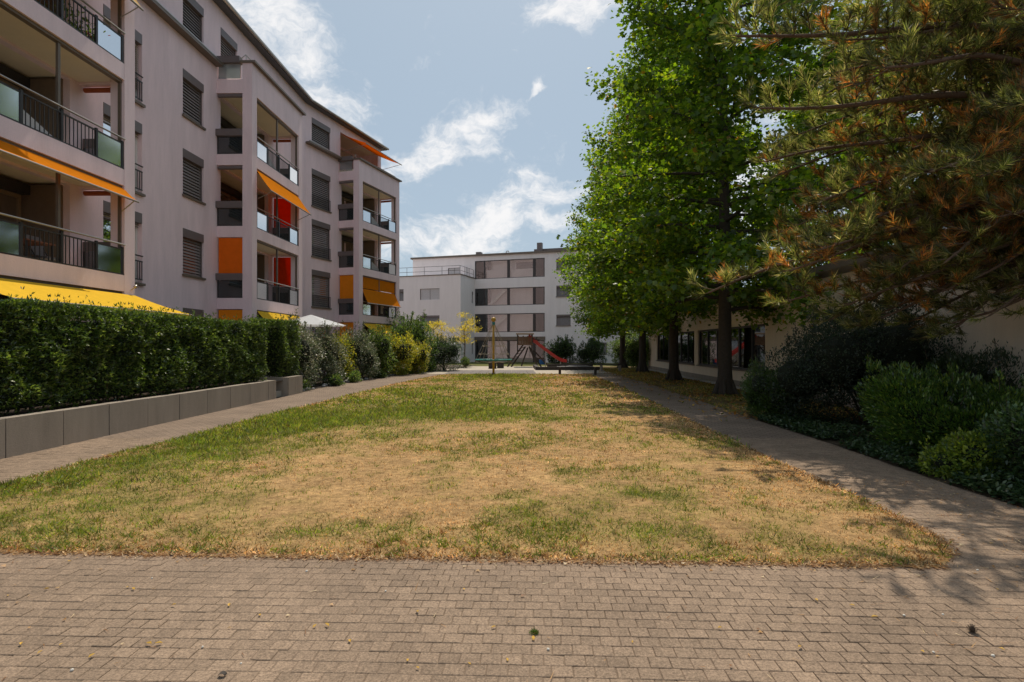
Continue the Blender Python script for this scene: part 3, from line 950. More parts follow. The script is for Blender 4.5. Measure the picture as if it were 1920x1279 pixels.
def tower(fr, t0, t1, parent, cfg):
    D = 1.40
    pw = 0.40                                    # corner pillar along the facade
    # pillars
    for (a, b) in ((t0, t0 + pw), (t1 - pw, t1)):
        MB().box(fr, a, b, D - .38, D, 0.0, 11.5).build('pillar', 'stucco_pink', parent)
    # slabs with their plastered front bands
    for i in range(5):
        z = ZL[i]
        zt = z if i < 4 else 12.62
        zb = z - .43 if i < 4 else 11.46
        m = MB()
        m.box(fr, t0 + pw, t1 - pw, D - .20, D - .004, zb, zt)              # front band
        m.box(fr, t0 + .012, t0 + .20, .0, D - .38, zb, zt - (0 if i < 4 else .62))            # side bands
        m.box(fr, t1 - .20, t1 - .012, .0, D - .38, zb, zt - (0 if i < 4 else .62))
        if i == 4:
            m.box(fr, t0 - .0, t0 + pw, D - .38, D, 11.5, 12.62).box(fr, t1 - pw, t1, D - .38, D, 11.5, 12.62)
        m.build('balcony_band', 'stucco_pink', parent)
        MB().box(fr, t0 + .20, t1 - .20, -1.35, D - .20, zb + .06, zb + .26).build('balcony_slab', 'stucco_ceiling', parent)
    # coping of the top parapet
    c = MB().box(fr, t0 - .06, t1 + .12, D - .46, D + .14, 12.62, 12.70)
    c.build('coping', 'metal_coping', parent)
    # inside each level: rear wall with sliding doors
    for i in range(4):
        z = ZL[i]
        zt = ZL[i] + 2.37
        back = MB().box(fr, t0 + .3, t1 - .5, -1.40, -1.30, z - .1, zt).build('loggia_wall', 'stucco_cream', parent)  # warm cream puts the glow inside the balconies into the wall colour
        dm = MB(); gl = MB()
        L = t1 - t0 - .9
        for k in range(4):
            a = t0 + .38 + k * L / 4; b = a + L / 4 - .06
            gl.box(fr, a + .07, b - .07, -1.285, -1.275, z + .05, z + 2.0)
            dm.box(fr, a, a + .07, -1.30, -1.24, z, z + 2.1).box(fr, b - .07, b, -1.30, -1.24, z, z + 2.1)
            dm.box(fr, a + .07, b - .07, -1.299, -1.241, z + 2.0, z + 2.1)
        dm.build('door_frame', 'wood_door', back); gl.build('door_pane', 'glass_mirror', back)
        MB().box(fr, t0 + .32, t1 - .52, -1.29, -1.02, z + 2.1, zt - .01).build('shutter_box', 'metal_dark', back)
        MB().box(fr, t0 + .20, t0 + .30, -1.40, -.18, z - .1, zt).build('loggia_end', 'taupe', parent)
        MB().box(fr, t1 - .55, t1 - .45, -1.40, -.18, z - .1, zt).build('loggia_end', 'taupe', parent)
        # front post and frame in the opening
        po = MB()
        mid = (t0 + t1) / 2
        po.box(fr, mid - .035, mid + .035, D - .15, D - .09, z, zt)
        po.box(fr, t0 + pw, t0 + pw + .05, D - .15, D - .08, z, zt).box(fr, t1 - pw - .05, t1 - pw, D - .15, D - .08, z, zt)
        po.box(fr, t0 + pw, t1 - pw, D - .19, D - .06, zt - .07, zt - .004)
        po.build('opening_frame', 'metal_coping', parent)
        railing(fr, t0 + pw + .01, t1 - pw - .01, z, parent, D - .03, frost=cfg.get('frost', {}).get(i, 'glass_frost'))
        # side panels: glass below, brown sill box above; near and far side
        for side, (a, b) in (('near', (t0 + .03, t0 + .07)), ('far', (t1 - .07, t1 - .03))):
            gm = cfg.get('sideglass', {}).get(i, 'glass_smoke')
            p = MB().box(fr, a, b, .06, D - .40, z + .04, z + .68).build('side_panel', gm, parent)
            o = -.12 if side == 'near' else .0
            MB().box(fr, a + o, b + o + .12, -.02 + .03, D - .385, z + .69, z + .95).build('sill_box', 'metal_brown', p)
            fm = MB().box(fr, a - .01, b + .01, .02, .06, z, z + .69).box(fr, a - .01, b + .01, D - .42, D - .385, z, z + .69).box(fr, a - .01, b + .01, .06, D - .42, z, z + .045)
            fm.build('frame', 'metal_dark', p)
            bm = cfg.get(side, {}).get(i)
            if bm:
                blind(fr, a + .012, b - .012, .06, D - .40, z + .96, zt - .03, parent, bm)
            else:
                MB().tube([fr.p((a + b) / 2, .05, zt - .10), fr.p((a + b) / 2, D - .40, zt - .10)], .065, 10).build('blind_roll', 'roll_rust' if side == 'far' else 'metal_brown', parent)
    # roof terrace: glass at the sides with a thick brown rail
    for (a, b) in ((t0 + .03, t0 + .07), (t1 - .07, t1 - .03)):
        p = MB().box(fr, a, b, .06, D - .47, 12.02, 12.60).build('side_panel', cfg.get('topglass', 'glass_frost'), parent)
        MB().box(fr, a - .12, b + .10, .02, D - .465, 12.61, 12.86).build('sill_box', 'metal_brown', p)
    h = MB().tube([fr.p(t0 + .02, D - .44, 12.80), fr.p(t0 + .06, D - .28, 12.96), fr.p(t1 - .06, D - .28, 12.96), fr.p(t1 - .02, D - .44, 12.80)], .02, 6)
    for k in range(6):
        s = t0 + .1 + k * (t1 - t0 - .2) / 5
        h.tube([fr.p(s, D - .28, 12.70), fr.p(s, D - .28, 12.96)], .014, 6)
    h.build('terrace_handrail', 'metal_light', parent)


T0, T1, T2 = (-9.15, -4.30), (2.40, 7.40), (3.07, 7.90)


def apartment():
    # ---- wall A
    opA = []
    for i in range(4):
        opA.append((.2, 1.5, ZL[i] + .66, ZL[i] + 2.28))
        opA.append((-3.6, -1.95, ZL[i] + .08, ZL[i] + 2.28))
        for t in (T0, T1):
            opA.append((t[0] + .30, t[1] - .5, ZL[i] - .15, ZL[i] + 2.37))
    opA += [(.2, 1.5, 12.62, 14.2), (2.7, 4.0, 12.62, 14.2), (-3.5, -1.95, 12.62, 14.2), (-8, -6, 12.62, 14.2)]
    m = MB()
    wall_open(m, FA, -13.0, 11.42, 0.0, 14.9, 0.0, opA, .20)
    # return face where the wall turns, and end walls
    m.build('wall', 'stucco_pink', apt)
    for i in range(4):
        shutter_window(FA, .2, 1.5, ZL[i] + .66, ZL[i] + 2.28, apt)
        french_window(FA, -3.6, -1.95, ZL[i] + .08, ZL[i] + 2.28, apt, .1 if i in (1, 2) else .8)
    for a, b in ((.2, 1.5), (2.7, 4.0), (-3.5, -1.95), (-8, -6)):
        shutter_window(FA, a, b, 12.62, 14.2, apt, sill=False)
    # ---- wall B
    opB = []
    for i in range(4):
        opB.append((.55, 2.25, ZL[i] + .34, ZL[i] + 2.40))
        opB.append((T2[0] + .30, T2[1] - .5, ZL[i] - .15, ZL[i] + 2.37))
    opB += [(.55, 2.25, 12.85, 14.32), (3.25, 7.5, 12.66, 14.45)]
    m = MB()
    wall_open(m, FB, 0.0, 7.92, 0.0, 14.9, 0.0, opB, .20)
    m.quad(FB.p(7.92, 0, 0), FB.p(7.92, -12, 0), FB.p(7.92, -12, 14.9), FB.p(7.92, 0, 14.9))
    m.build('wall', 'stucco_pink', apt)
    for i in range(4):
        shutter_window(FB, .55, 2.25, ZL[i] + .34, ZL[i] + 2.40, apt, grille=i > 0, sill=True)
    shutter_window(FB, .55, 2.25, 12.85, 14.32, apt, sill=False)
    # attic loggia behind the third tower's terrace
    l = MB().box(FB, 3.2, 7.55, -1.6, -1.5, 12.6, 14.6).build('loggia_wall', 'stucco_pink', apt)
    MB().box(FB, 3.6, 7.2, -1.5, -1.47, 12.7, 14.3).build('door_pane', 'glass_dark', l)
    MB().box(FB, 3.15, 3.25, -1.6, -.2, 12.6, 14.6).box(FB, 7.5, 7.6, -1.6, -.2, 12.6, 14.6).build('loggia_end', 'stucco_pink', apt)
    MB().box(FB, 3.1, 7.6, -1.6, 0.0 - .2, 14.46, 14.56).build('balcony_slab', 'stucco_ceiling', apt)
    MB().box(FB, 3.1, 7.6, -1.6, 1.2, 11.98, 12.1).build('balcony_slab', 'stucco_ceiling', apt)
    awning(FB, 3.3, 7.55, (-.05, 14.40), (1.75, 13.62), apt, 'fabric_orange', True)
    # ---- ledge under the attic storey
    for fr, a, b, z in ((FA, -13, T0[0], 12.46), (FA, T0[1], T1[0] - .04, 12.46), (FB, .02, T2[0] - .04, 12.70), (FB, T2[1], T2[1] + .5, 12.4)):
        le = MB().box(fr, a, b, 0.0, .30, z, z + .10).build('ledge', 'metal_coping', apt)
        MB().box(fr, a, b, .24, .31, z + .105, z + .14).build('ledge_lip', 'metal_light', le)
    # ---- roof
    r = MB()
    pts = [FA.p(-13, .34, 0), FA.p(11.30, .34, 0), FB.p(8.15, .34, 0), FB.p(8.15, -12, 0), FA.p(-13, -12, 0)]
    lo = [(x, y, 14.90) for x, y, _ in pts]; hi = [(x, y, 15.06) for x, y, _ in pts]
    r.add(lo + hi, [(4, 3, 2, 1, 0), (5, 6, 7, 8, 9)] + [(i, (i + 1) % 5, 5 + (i + 1) % 5, 5 + i) for i in range(5)])
    ro = r.build('roof', 'roof_grey', apt)
    g = MB().tube([FA.p(-13, .42, 14.97), FA.p(11.30, .42, 14.97), FB.p(8.15, .42, 14.97)], .075, 8)
    g.build('gutter', 'metal_light', ro)
    # inner core so that nothing shines through
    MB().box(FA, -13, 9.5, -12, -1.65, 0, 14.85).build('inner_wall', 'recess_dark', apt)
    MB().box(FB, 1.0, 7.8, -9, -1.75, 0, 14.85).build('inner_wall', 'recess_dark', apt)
    tower(FA, *T0, apt, {'topglass': 'glass_frost', 'frost': {1: 'glass_smoke'}})
    tower(FA, *T1, apt, {'near': {0: 'fabric_ochre', 1: 'fabric_rust'}, 'far': {1: 'fabric_red', 2: 'fabric_red'},
                        'sideglass': {3: 'glass_smoke'}, 'frost': {1: 'glass_smoke'}})
    tower(FB, *T2, apt, {'near': {0: 'fabric_ochre', 1: 'fabric_ochre'}, 'far': {}, 'frost': {1: 'glass_smoke', 2: 'glass_smoke'}})
    # ---- awnings
    awning(FA, T0[0] + .4, T0[1] - .38, (1.34, ZL[3] + 2.30), (1.85, ZL[3] + 1.48), apt, 'fabric_sand')
    awning(FA, T0[0] + .4, T0[1] - .36, (1.36, ZL[1] + 2.30), (1.72, ZL[1] + 1.98), apt, 'fabric_orange', True, .0)
    awning(FA, T0[0] - .6, T0[1] - .05, (1.44, 2.98), (3.0, 2.46), apt, 'fabric_yellow', True, .05)
    awning(FA, T1[0] + .42, T1[1] - .38, (1.36, ZL[2] + 2.32), (1.95, ZL[2] + 1.50), apt, 'fabric_orange', True)
    awning(FA, T1[0] + .42, T1[1] - .40, (1.40, ZL[0] + 2.32), (1.75, ZL[0] + 1.95), apt, 'fabric_yellow', False, .06)
    f = MB().box(FB, T2[0] + .45, T2[1] - .45, 1.28, 1.29, ZL[1] + 1.62, ZL[1] + 2.30).build('awning', 'fabric_orange', apt)
    awning(FB, T2[0] + .45, T2[1] - .42, (1.29, ZL[1] + 1.58), (1.72, ZL[1] + .72), apt, 'fabric_orange', True)
    awning(FB, T2[0] + .42, T2[1] - .30, (1.40, ZL[0] + 2.30), (2.25, ZL[0] + 1.72), apt, 'fabric_yellow', False, .08)
    # small wall lamp at the corner of the nearest tower
    lp = MB().ball(FA.p(T0[1] - .12, 1.50, 3.22), .05, 8, 6)
    lp.tube([FA.p(T0[1] - .16, 1.40, 3.12), FA.p(T0[1] - .12, 1.50, 3.20)], .012)
    lp.build('wall_lamp', 'metal_light', apt)


apartment()


# ------------------------------------------------------------------ low retaining wall with steps
def retaining_wall():
    xf, xb = -7.27, -7.47
    w = thing('retaining_wall', (-7.37, 13, 0), 'low grey concrete retaining wall of tall slabs below the hedge', 'wall')
    js = [4.9, 6.05, 7.17, 8.27, 9.34, 10.4, 11.5, 12.6, 13.75, 14.87, 16.0, 17.2, 17.76]
    for a, b in zip(js[:-1], js[1:]):
        o = random.uniform(-.004, .004)
        m = MB().xbox(xb, xf + o, a + .010, b - .010, -.05, .565 + random.uniform(-.004, .004))
        m.build('slab', 'concrete', w)
    for a, b in ((18.75, 19.35), (19.35, 20.0)):
        MB().xbox(xb, xf, a + .005, b - .005, -.05, .60).build('slab', 'concrete', w)
    MB().xbox(-8.9, xb - .003, 18.75, 18.93, -.05, .598).build('slab', 'concrete', w)
    MB().xbox(-8.9, xb - .003, 17.60, 17.755, -.05, .563).build('slab', 'concrete', w)
    s = thing('garden_steps', (-7.8, 18.25, 0), 'short flight of concrete steps through the gap in the wall', 'steps')
    for k in range(3):
        MB().xbox(-8.9, -7.50 - k * .33, 17.765, 18.745, k * .17 - .02, (k + 1) * .17).build('step', 'concrete_top', s)


retaining_wall()


# ------------------------------------------------------------------ hedge
YEW = [(0.048, 0.088, 0.014), (0.078, 0.128, 0.019), (0.028, 0.050, 0.010), (0.13, 0.185, 0.03)]


def hedge(name, x0, x1, y0, y1, z0, z1, label, n, tag):
    h = thing(name, ((x0 + x1) / 2, (y0 + y1) / 2, z0), label, 'hedge')
    inset = 0.22
    MB().xbox(x0 + inset, x1 - inset, y0 + .12, y1 - .12, z0 + .12, z1 - inset).build('dark_core', 'hedge_core', h)  # added dark box: stops see-through gaps and reads as shaded inside
    st = MB()
    for y in np.arange(y0 + .3, y1 - .1, .55):
        for k in range(3):
            x = x1 - .3 + random.uniform(-.1, .1)
            st.tube([(x, y + random.uniform(-.1, .1), z0 - .02), (x + random.uniform(-.15, .2), y + random.uniform(-.25, .25), z0 + .6)], [.018, .008], 5)
    st.build('stems', 'twig', h)
    # faces: front (+x), top, both ends
    areas = [('f', (y1 - y0) * (z1 - z0) * 1.0), ('t', (y1 - y0) * (x1 - x0)), ('a', (x1 - x0) * (z1 - z0)), ('b', (x1 - x0) * (z1 - z0))]
    tot = sum(a for _, a in areas)
    P, D, C, S = [], [], [], []
    for kind, a in areas:
        k = int(n * a / tot)
        u, v = rng.random(k), rng.random(k)
        dep = np.abs(rng.normal(0, .11, k))
        if kind == 'f':
            y = y0 + u * (y1 - y0); z = z0 + .04 + (1 - (1 - v) ** 1.0) * (z1 - z0 - .02)
            bul = .20 * (fbm(y * 2.0, z * 2.4 + 7, 4) - .5) * 2 + .07 * (fbm(y * 7, z * 7 + 3, 2) - .5) * 2
            thin = np.clip((z - z0) / .35, 0, 1)
            x = x1 - dep + bul - .16 * (1 - thin) - .10 * np.clip((z - (z1 - .25)) / .25, 0, 1)
            keep = rng.random(k) < .25 + .75 * thin
            nrm = np.array([1, 0, 0.0])
        elif kind == 't':
            y = y0 + u * (y1 - y0); x = x0 + v * (x1 - x0)
            z = z1 - dep * .7 + .09 * (fbm(y * 1.3, x * 1.3, 3) - .5) * 2 + np.where((rng.random(k) < .10) & (fbm(y * 5, x * 5 + 2, 2) > .56), rng.uniform(0, .22, k), 0)
            keep = np.ones(k, bool); nrm = np.array([0.25, 0, 1.0])
        else:
            x = x0 + u * (x1 - x0); z = z0 + .04 + v * (z1 - z0)
            y = (y0 + dep) if kind == 'a' else (y1 - dep)
            keep = np.ones(k, bool); nrm = np.array([0.2, -1.0 if kind == 'a' else 1.0, 0.2])
        p = np.stack([x, y, z], 1)[keep]; kk = len(p)
        d = nrm[None] * .9 + rdir(kk) * .75 + np.array([0, 0, .45])[None]
        P.append(p); D.append(d)
        cl = fbm(p[:, 1] * 2.3, p[:, 2] * 2.3 + p[:, 0], 3)
        c = pick(YEW, kk, [4, 3, 4, 1.1]) * (0.45 + 1.1 * cl)[:, None]  # clump tone puts the shade between sprays into the colour
        out = np.clip(1 - dep[keep] / .12, 0, 1)          # outermost tips are coloured lighter, as if lit
        tip = rng.random(kk) < out * .28
        c[tip] = pick([(0.14, 0.21, 0.035), (0.18, 0.235, 0.045)], tip.sum())
        C.append(c); S.append(rng.uniform(.045, .095, kk))
    P, D, C, S = map(np.concatenate, (P, D, C, S))
    # each sprig is a little fan: three leaflets
    P3 = np.repeat(P, 3, 0); D3 = np.repeat(D / np.linalg.norm(D, axis=1, keepdims=True), 3, 0) + rdir(len(P3)) * .55
    C3 = np.repeat(C, 3, 0); S3 = np.repeat(S, 3) * rng.uniform(.6, 1.1, len(P3))
    scatter('foliage', 'sprig', P3 + rdir(len(P3)) * .012, D3, rdir(len(P3)) + np.array([0, 0, 1.0]), S3, C3, 'needle', h)
    return h


hedge('yew_hedge', -8.55, -7.52, 5.2, 17.6, .50, 2.27, 'long clipped dark yew hedge above the concrete slabs', 60000, 'a')
hedge('yew_hedge', -8.75, -7.55, 18.95, 20.5, .52, 2.45, 'short block of yew hedge just beyond the garden steps', 11000, 'b')


# ------------------------------------------------------------------ trees and shrubs
def leaf_ball_positions(n, c, r, shell=0.55):
    d = rdir(n)
    q = rng.random(n) ** (1 / 3.0)
    q = shell + (1 - shell) * q
    return np.array(c)[None] + d * q[:, None] * np.array(r)[None], d


def deciduous_mesh(seed, height, rmax, zlow, nlimb, per, leaf, cols, w):
    """returns (wood MB, leaf arrays) around the origin"""
    global rng
    rs = random.Random(seed)
    old = rng; rng = np.random.default_rng(seed)
    wood = MB()
    lean = (rs.uniform(-.2, .2), rs.uniform(-.2, .2))
    tr = lambda z: Vector((lean[0] * (z / height) ** 2 * 2, lean[1] * (z / height) ** 2 * 2, z))
    zs = [0, .12, .35, .8, 1.6, 3, 5, 7.5, 10, 12.5, 15, height * .97]
    wood.tube([tr(z) for z in zs], [.34, .285, .25, .225, .212, .20, .18, .15, .115, .08, .05, .012], 14)
    for k in range(6):                             # root flare
        a = k * 1.05 + rs.uniform(-.2, .2)
        wood.tube([(math.cos(a) * .50, math.sin(a) * .50, -.03), (math.cos(a) * .33, math.sin(a) * .33, .08), (math.cos(a) * .2, math.sin(a) * .2, .5)], [.04, .085, .06], 6)
    def prof(z):
        t = (z - zlow) / (height - zlow)
        if t < .22: return rmax * (.72 + .28 * t / .22)
        return rmax * max(0.08, (1 - ((t - .22) / .78) ** 1.7)) ** .75
    P, Dr = [], []
    for k in range(nlimb):
        f = (k + .5) / nlimb
        zt = zlow + .5 + (height - zlow - 1.2) * f ** 1.05
        az = k * 2.39996 + rs.uniform(-.3, .3)
        ln = prof(zt) * rs.uniform(.82, 1.10)
        rise = ln * (.12 + .45 * f) + rs.uniform(-.2, .3)
        droop = ln * .30 * (1 - f)
        pts = []
        z0 = max(1.9, zt - rise * .6)
        b0 = tr(z0)
        for q in np.linspace(0, 1, 7):
            pts.append(b0 + Vector((math.cos(az + .12 * math.sin(q * 4 + k)) * ln * q, math.sin(az + .12 * math.sin(q * 4 + k)) * ln * q, rise * q - droop * q ** 2.2)))
        r0 = .030 + .045 * (1 - f)
        wood.tube(pts, [r0 * (1 - .85 * q) + .006 for q in np.linspace(0, 1, 7)], 6)
        nsub = int(5 + ln * 1.7)
        for sidx in range(nsub):
            q = .26 + .74 * (sidx + rs.random()) / nsub
            i = min(5, int(q * 6)); fr_ = q * 6 - i
            p = pts[i].lerp(pts[i + 1], fr_)
            sl = rs.uniform(.35, .95) * (1.1 - .4 * q)
            sa = az + rs.choice((-1, 1)) * rs.uniform(.5, 1.3)
            e = p + Vector((math.cos(sa) * sl, math.sin(sa) * sl, rs.uniform(-.35, .35)))
            wood.tube([p, (p + e) / 2 + Vector((0, 0, .05)), e], [.014, .009, .004], 4, False)
            for c in (p.lerp(e, .6), e):
                n = int(per * rs.uniform(.6, 1.3))
                g = np.clip(rng.normal(0, 1, (n, 3)), -1.9, 1.9) * np.array([.31, .31, .24])
                P.append(np.array(c)[None] + g); Dr.append(np.repeat(np.array([[math.cos(sa), math.sin(sa), -.5]]), n, 0))
    P = np.concatenate(P); Dr = np.concatenate(Dr)
    keep = P[:, 2] > 2.0
    P, Dr = P[keep], Dr[keep]
    n = len(P)
    D = Dr * .7 + rdir(n) * .9
    nr = rdir(n) * .75 + np.array([0, 0, 1.0])
    cl = fbm(P[:, 0] * .6 + seed, P[:, 2] * .6 + P[:, 1] * .5, 3)
    c = pick(cols, n, w, .2) * (.72 + .56 * cl)[:, None]
    S = leaf * rng.uniform(.45, 1.3, n)
    rng = old
    return wood, P, D, nr, S, c


LEAFC = [(0.085, 0.148, 0.017), (0.135, 0.200, 0.022), (0.052, 0.100, 0.014), (0.20, 0.235, 0.028), (0.28, 0.18, 0.03)]
variants = []
for sd_, hh, rm in ((3, 18.5, 4.4), (8, 17.5, 4.5)):
    variants.append(deciduous_mesh(sd_, hh, rm, 2.6, 66, 39, .175, LEAFC, [4, 4, 4, 1.0, .16]))


def place_trees():
    spec = [((7.10, 19.2), 0, 0.3, 1.0, 'nearest of the broadleaf trees, thick dark trunk beside the cream building'),
            ((7.70, 27.4), 1, 1.4, 1.0, 'second broadleaf tree of the row, counted from the pine'),
            ((8.15, 36.0), 0, 2.9, 1.0, 'third broadleaf tree of the row, slim dark trunk'),
            ((15.2, 19.5), 1, 5.1, .95, 'broadleaf tree behind the cream building, seen between pine and row'),
            ((15.8, 28.5), 0, 1.1, .92, 'broadleaf tree behind the far half of the cream building'),
            ((8.35, 43.5), 1, 4.0, .98, 'farthest broadleaf tree of the row, beside the playground')]
    made = {}
    for (x, y), v, rot, sc, lab in spec:
        t = thing('broadleaf_tree', (x, y, 0), lab, 'tree', 'row of tall broadleaf trees')
        t.rotation_euler = (0, 0, rot); t.scale = (sc, sc, sc)
        if v not in made:
            wood, P, D, nr, S, c = variants[v]
            me = bpy.data.meshes.new('trunk'); me.from_pydata([tuple(q) for q in wood.v], [], wood.f); me.update()
            me.polygons.foreach_set('use_smooth', [True] * len(me.polygons))
            tk = link_mesh('trunk', me, 'bark', t)
            LOC[t] = Vector((0, 0, 0))
            cr = scatter('crown', 'lobed', P, D, nr, S, c, 'leaf', t)
            made[v] = (me, cr.data)
        else:
            link_mesh('trunk', made[v][0], None, t); link_mesh('crown', made[v][1], None, t)


place_trees()


def shrub(name, loc, r, label, cols, w=None, n=5000, leaf=.07, templ='oval', mat='leaf', lobes=7, group=None, cat='shrub', core=True, upright=0.3, seed=0, flat=0.0):
    """uneven bush: overlapping lobes of leaves round a few stems"""
    rs = random.Random(seed + 101)
    x, y = loc
    t = thing(name, (x, y, 0), label, cat, group)
    st = MB()
    rx, ry, h = r
    P, D = [], []
    ctr = []
    for k in range(lobes):
        a = 2 * math.pi * k / lobes + rs.uniform(-.4, .4)
        q = rs.uniform(.25, .72) if k else 0
        zz = h * rs.uniform(.34, .68) if k else h * .62
        c = (x + math.cos(a) * rx * q, y + math.sin(a) * ry * q, zz)
        lr = (rx * rs.uniform(.42, .62), ry * rs.uniform(.42, .62), min(h * rs.uniform(.30, .42), zz))
        ctr.append((c, lr))
        st.tube([(x + rs.uniform(-.12, .12), y + rs.uniform(-.12, .12), -.02), ((x + c[0]) / 2, (y + c[1]) / 2, zz * .55), c], [.03, .02, .008], 5)
    n = int(n * 1.5); per = n // lobes
    for c, lr in ctr:
        p, d = leaf_ball_positions(per, c, lr, .45)
        wob = (fbm(p[:, 0] * 2.5, p[:, 2] * 2.5 + p[:, 1], 3) - .5)
        p = p + d * wob[:, None] * .85 * min(1, h / 2)
        P.append(p); D.append(d)
    # shoots that stick out of the top
    ns = lobes * 3
    for k in range(ns):
        c, lr = ctr[k % len(ctr)]
        b = np.array((c[0] + rs.uniform(-.6, .6) * lr[0], c[1] + rs.uniform(-.6, .6) * lr[1], c[2] + lr[2] * .8))
        ln = rs.uniform(.1, .4) * h * .6
        m = max(8, int(per * .02))
        u = rng.random(m)
        dirn = np.array((rs.uniform(-.3, .3), rs.uniform(-.3, .3), 1))
        P.append(b[None] + dirn[None] * (u * ln)[:, None] + rng.normal(0, .03, (m, 3))); D.append(rdir(m) * .7 + dirn[None])
        st.tube([tuple(b), tuple(b + dirn * ln)], [.007, .003], 4, False)
    # skirt of low leaves so that it does not float
    p, d = leaf_ball_positions(n // 6, (x, y, h * .16), (rx * .85, ry * .85, h * .2), .5)
    P.append(p); D.append(d)
    P = np.concatenate(P); D = np.concatenate(D)
    ok = P[:, 2] > .02
    P, D = P[ok], D[ok]
    m = len(P)
    dd = D * (1.1 if templ == 'sprig' else .8) + rdir(m) * (.55 if templ == 'sprig' else .8) + np.array([0, 0, upright])[None]
    cl = fbm(P[:, 0] * 1.7 + seed, P[:, 2] * 1.7 + P[:, 1], 3)
    c = pick(cols, m, w, .2) * (.65 + .7 * cl)[:, None]
    st.build('stems', 'twig', t)
    scatter('foliage', templ, P, dd, rdir(m) * .7 + np.array([0, 0, 1.0]) + D * .4, leaf * rng.uniform(.6, 1.3, m), c, mat, t)
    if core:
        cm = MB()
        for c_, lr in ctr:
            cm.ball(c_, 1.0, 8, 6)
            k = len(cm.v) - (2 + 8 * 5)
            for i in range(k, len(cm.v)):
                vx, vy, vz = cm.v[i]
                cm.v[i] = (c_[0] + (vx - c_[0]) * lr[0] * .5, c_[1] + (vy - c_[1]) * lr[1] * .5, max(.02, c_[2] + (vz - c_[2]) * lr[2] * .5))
        cm.build('dark_core', 'hedge_core', t)  # added dark lobes that read as shade inside the bush
    return t


SILVER = [(0.19, 0.19, 0.12), (0.10, 0.125, 0.06), (0.30, 0.28, 0.20), (0.055, 0.085, 0.03)]
YELLOWG = [(0.30, 0.27, 0.035), (0.17, 0.20, 0.03), (0.10, 0.13, 0.025), (0.38, 0.33, 0.06)]
DARKG = [(0.020, 0.040, 0.012), (0.034, 0.060, 0.016), (0.055, 0.085, 0.022)]
MIDG = [(0.055, 0.095, 0.022), (0.085, 0.130, 0.028), (0.035, 0.062, 0.018), (0.13, 0.16, 0.04)]
GREYG = [(0.022, 0.036, 0.020), (0.038, 0.054, 0.032), (0.060, 0.076, 0.048), (0.016, 0.026, 0.013)]
OLDWOOD = [(0.16, 0.07, 0.03), (0.22, 0.10, 0.04)]


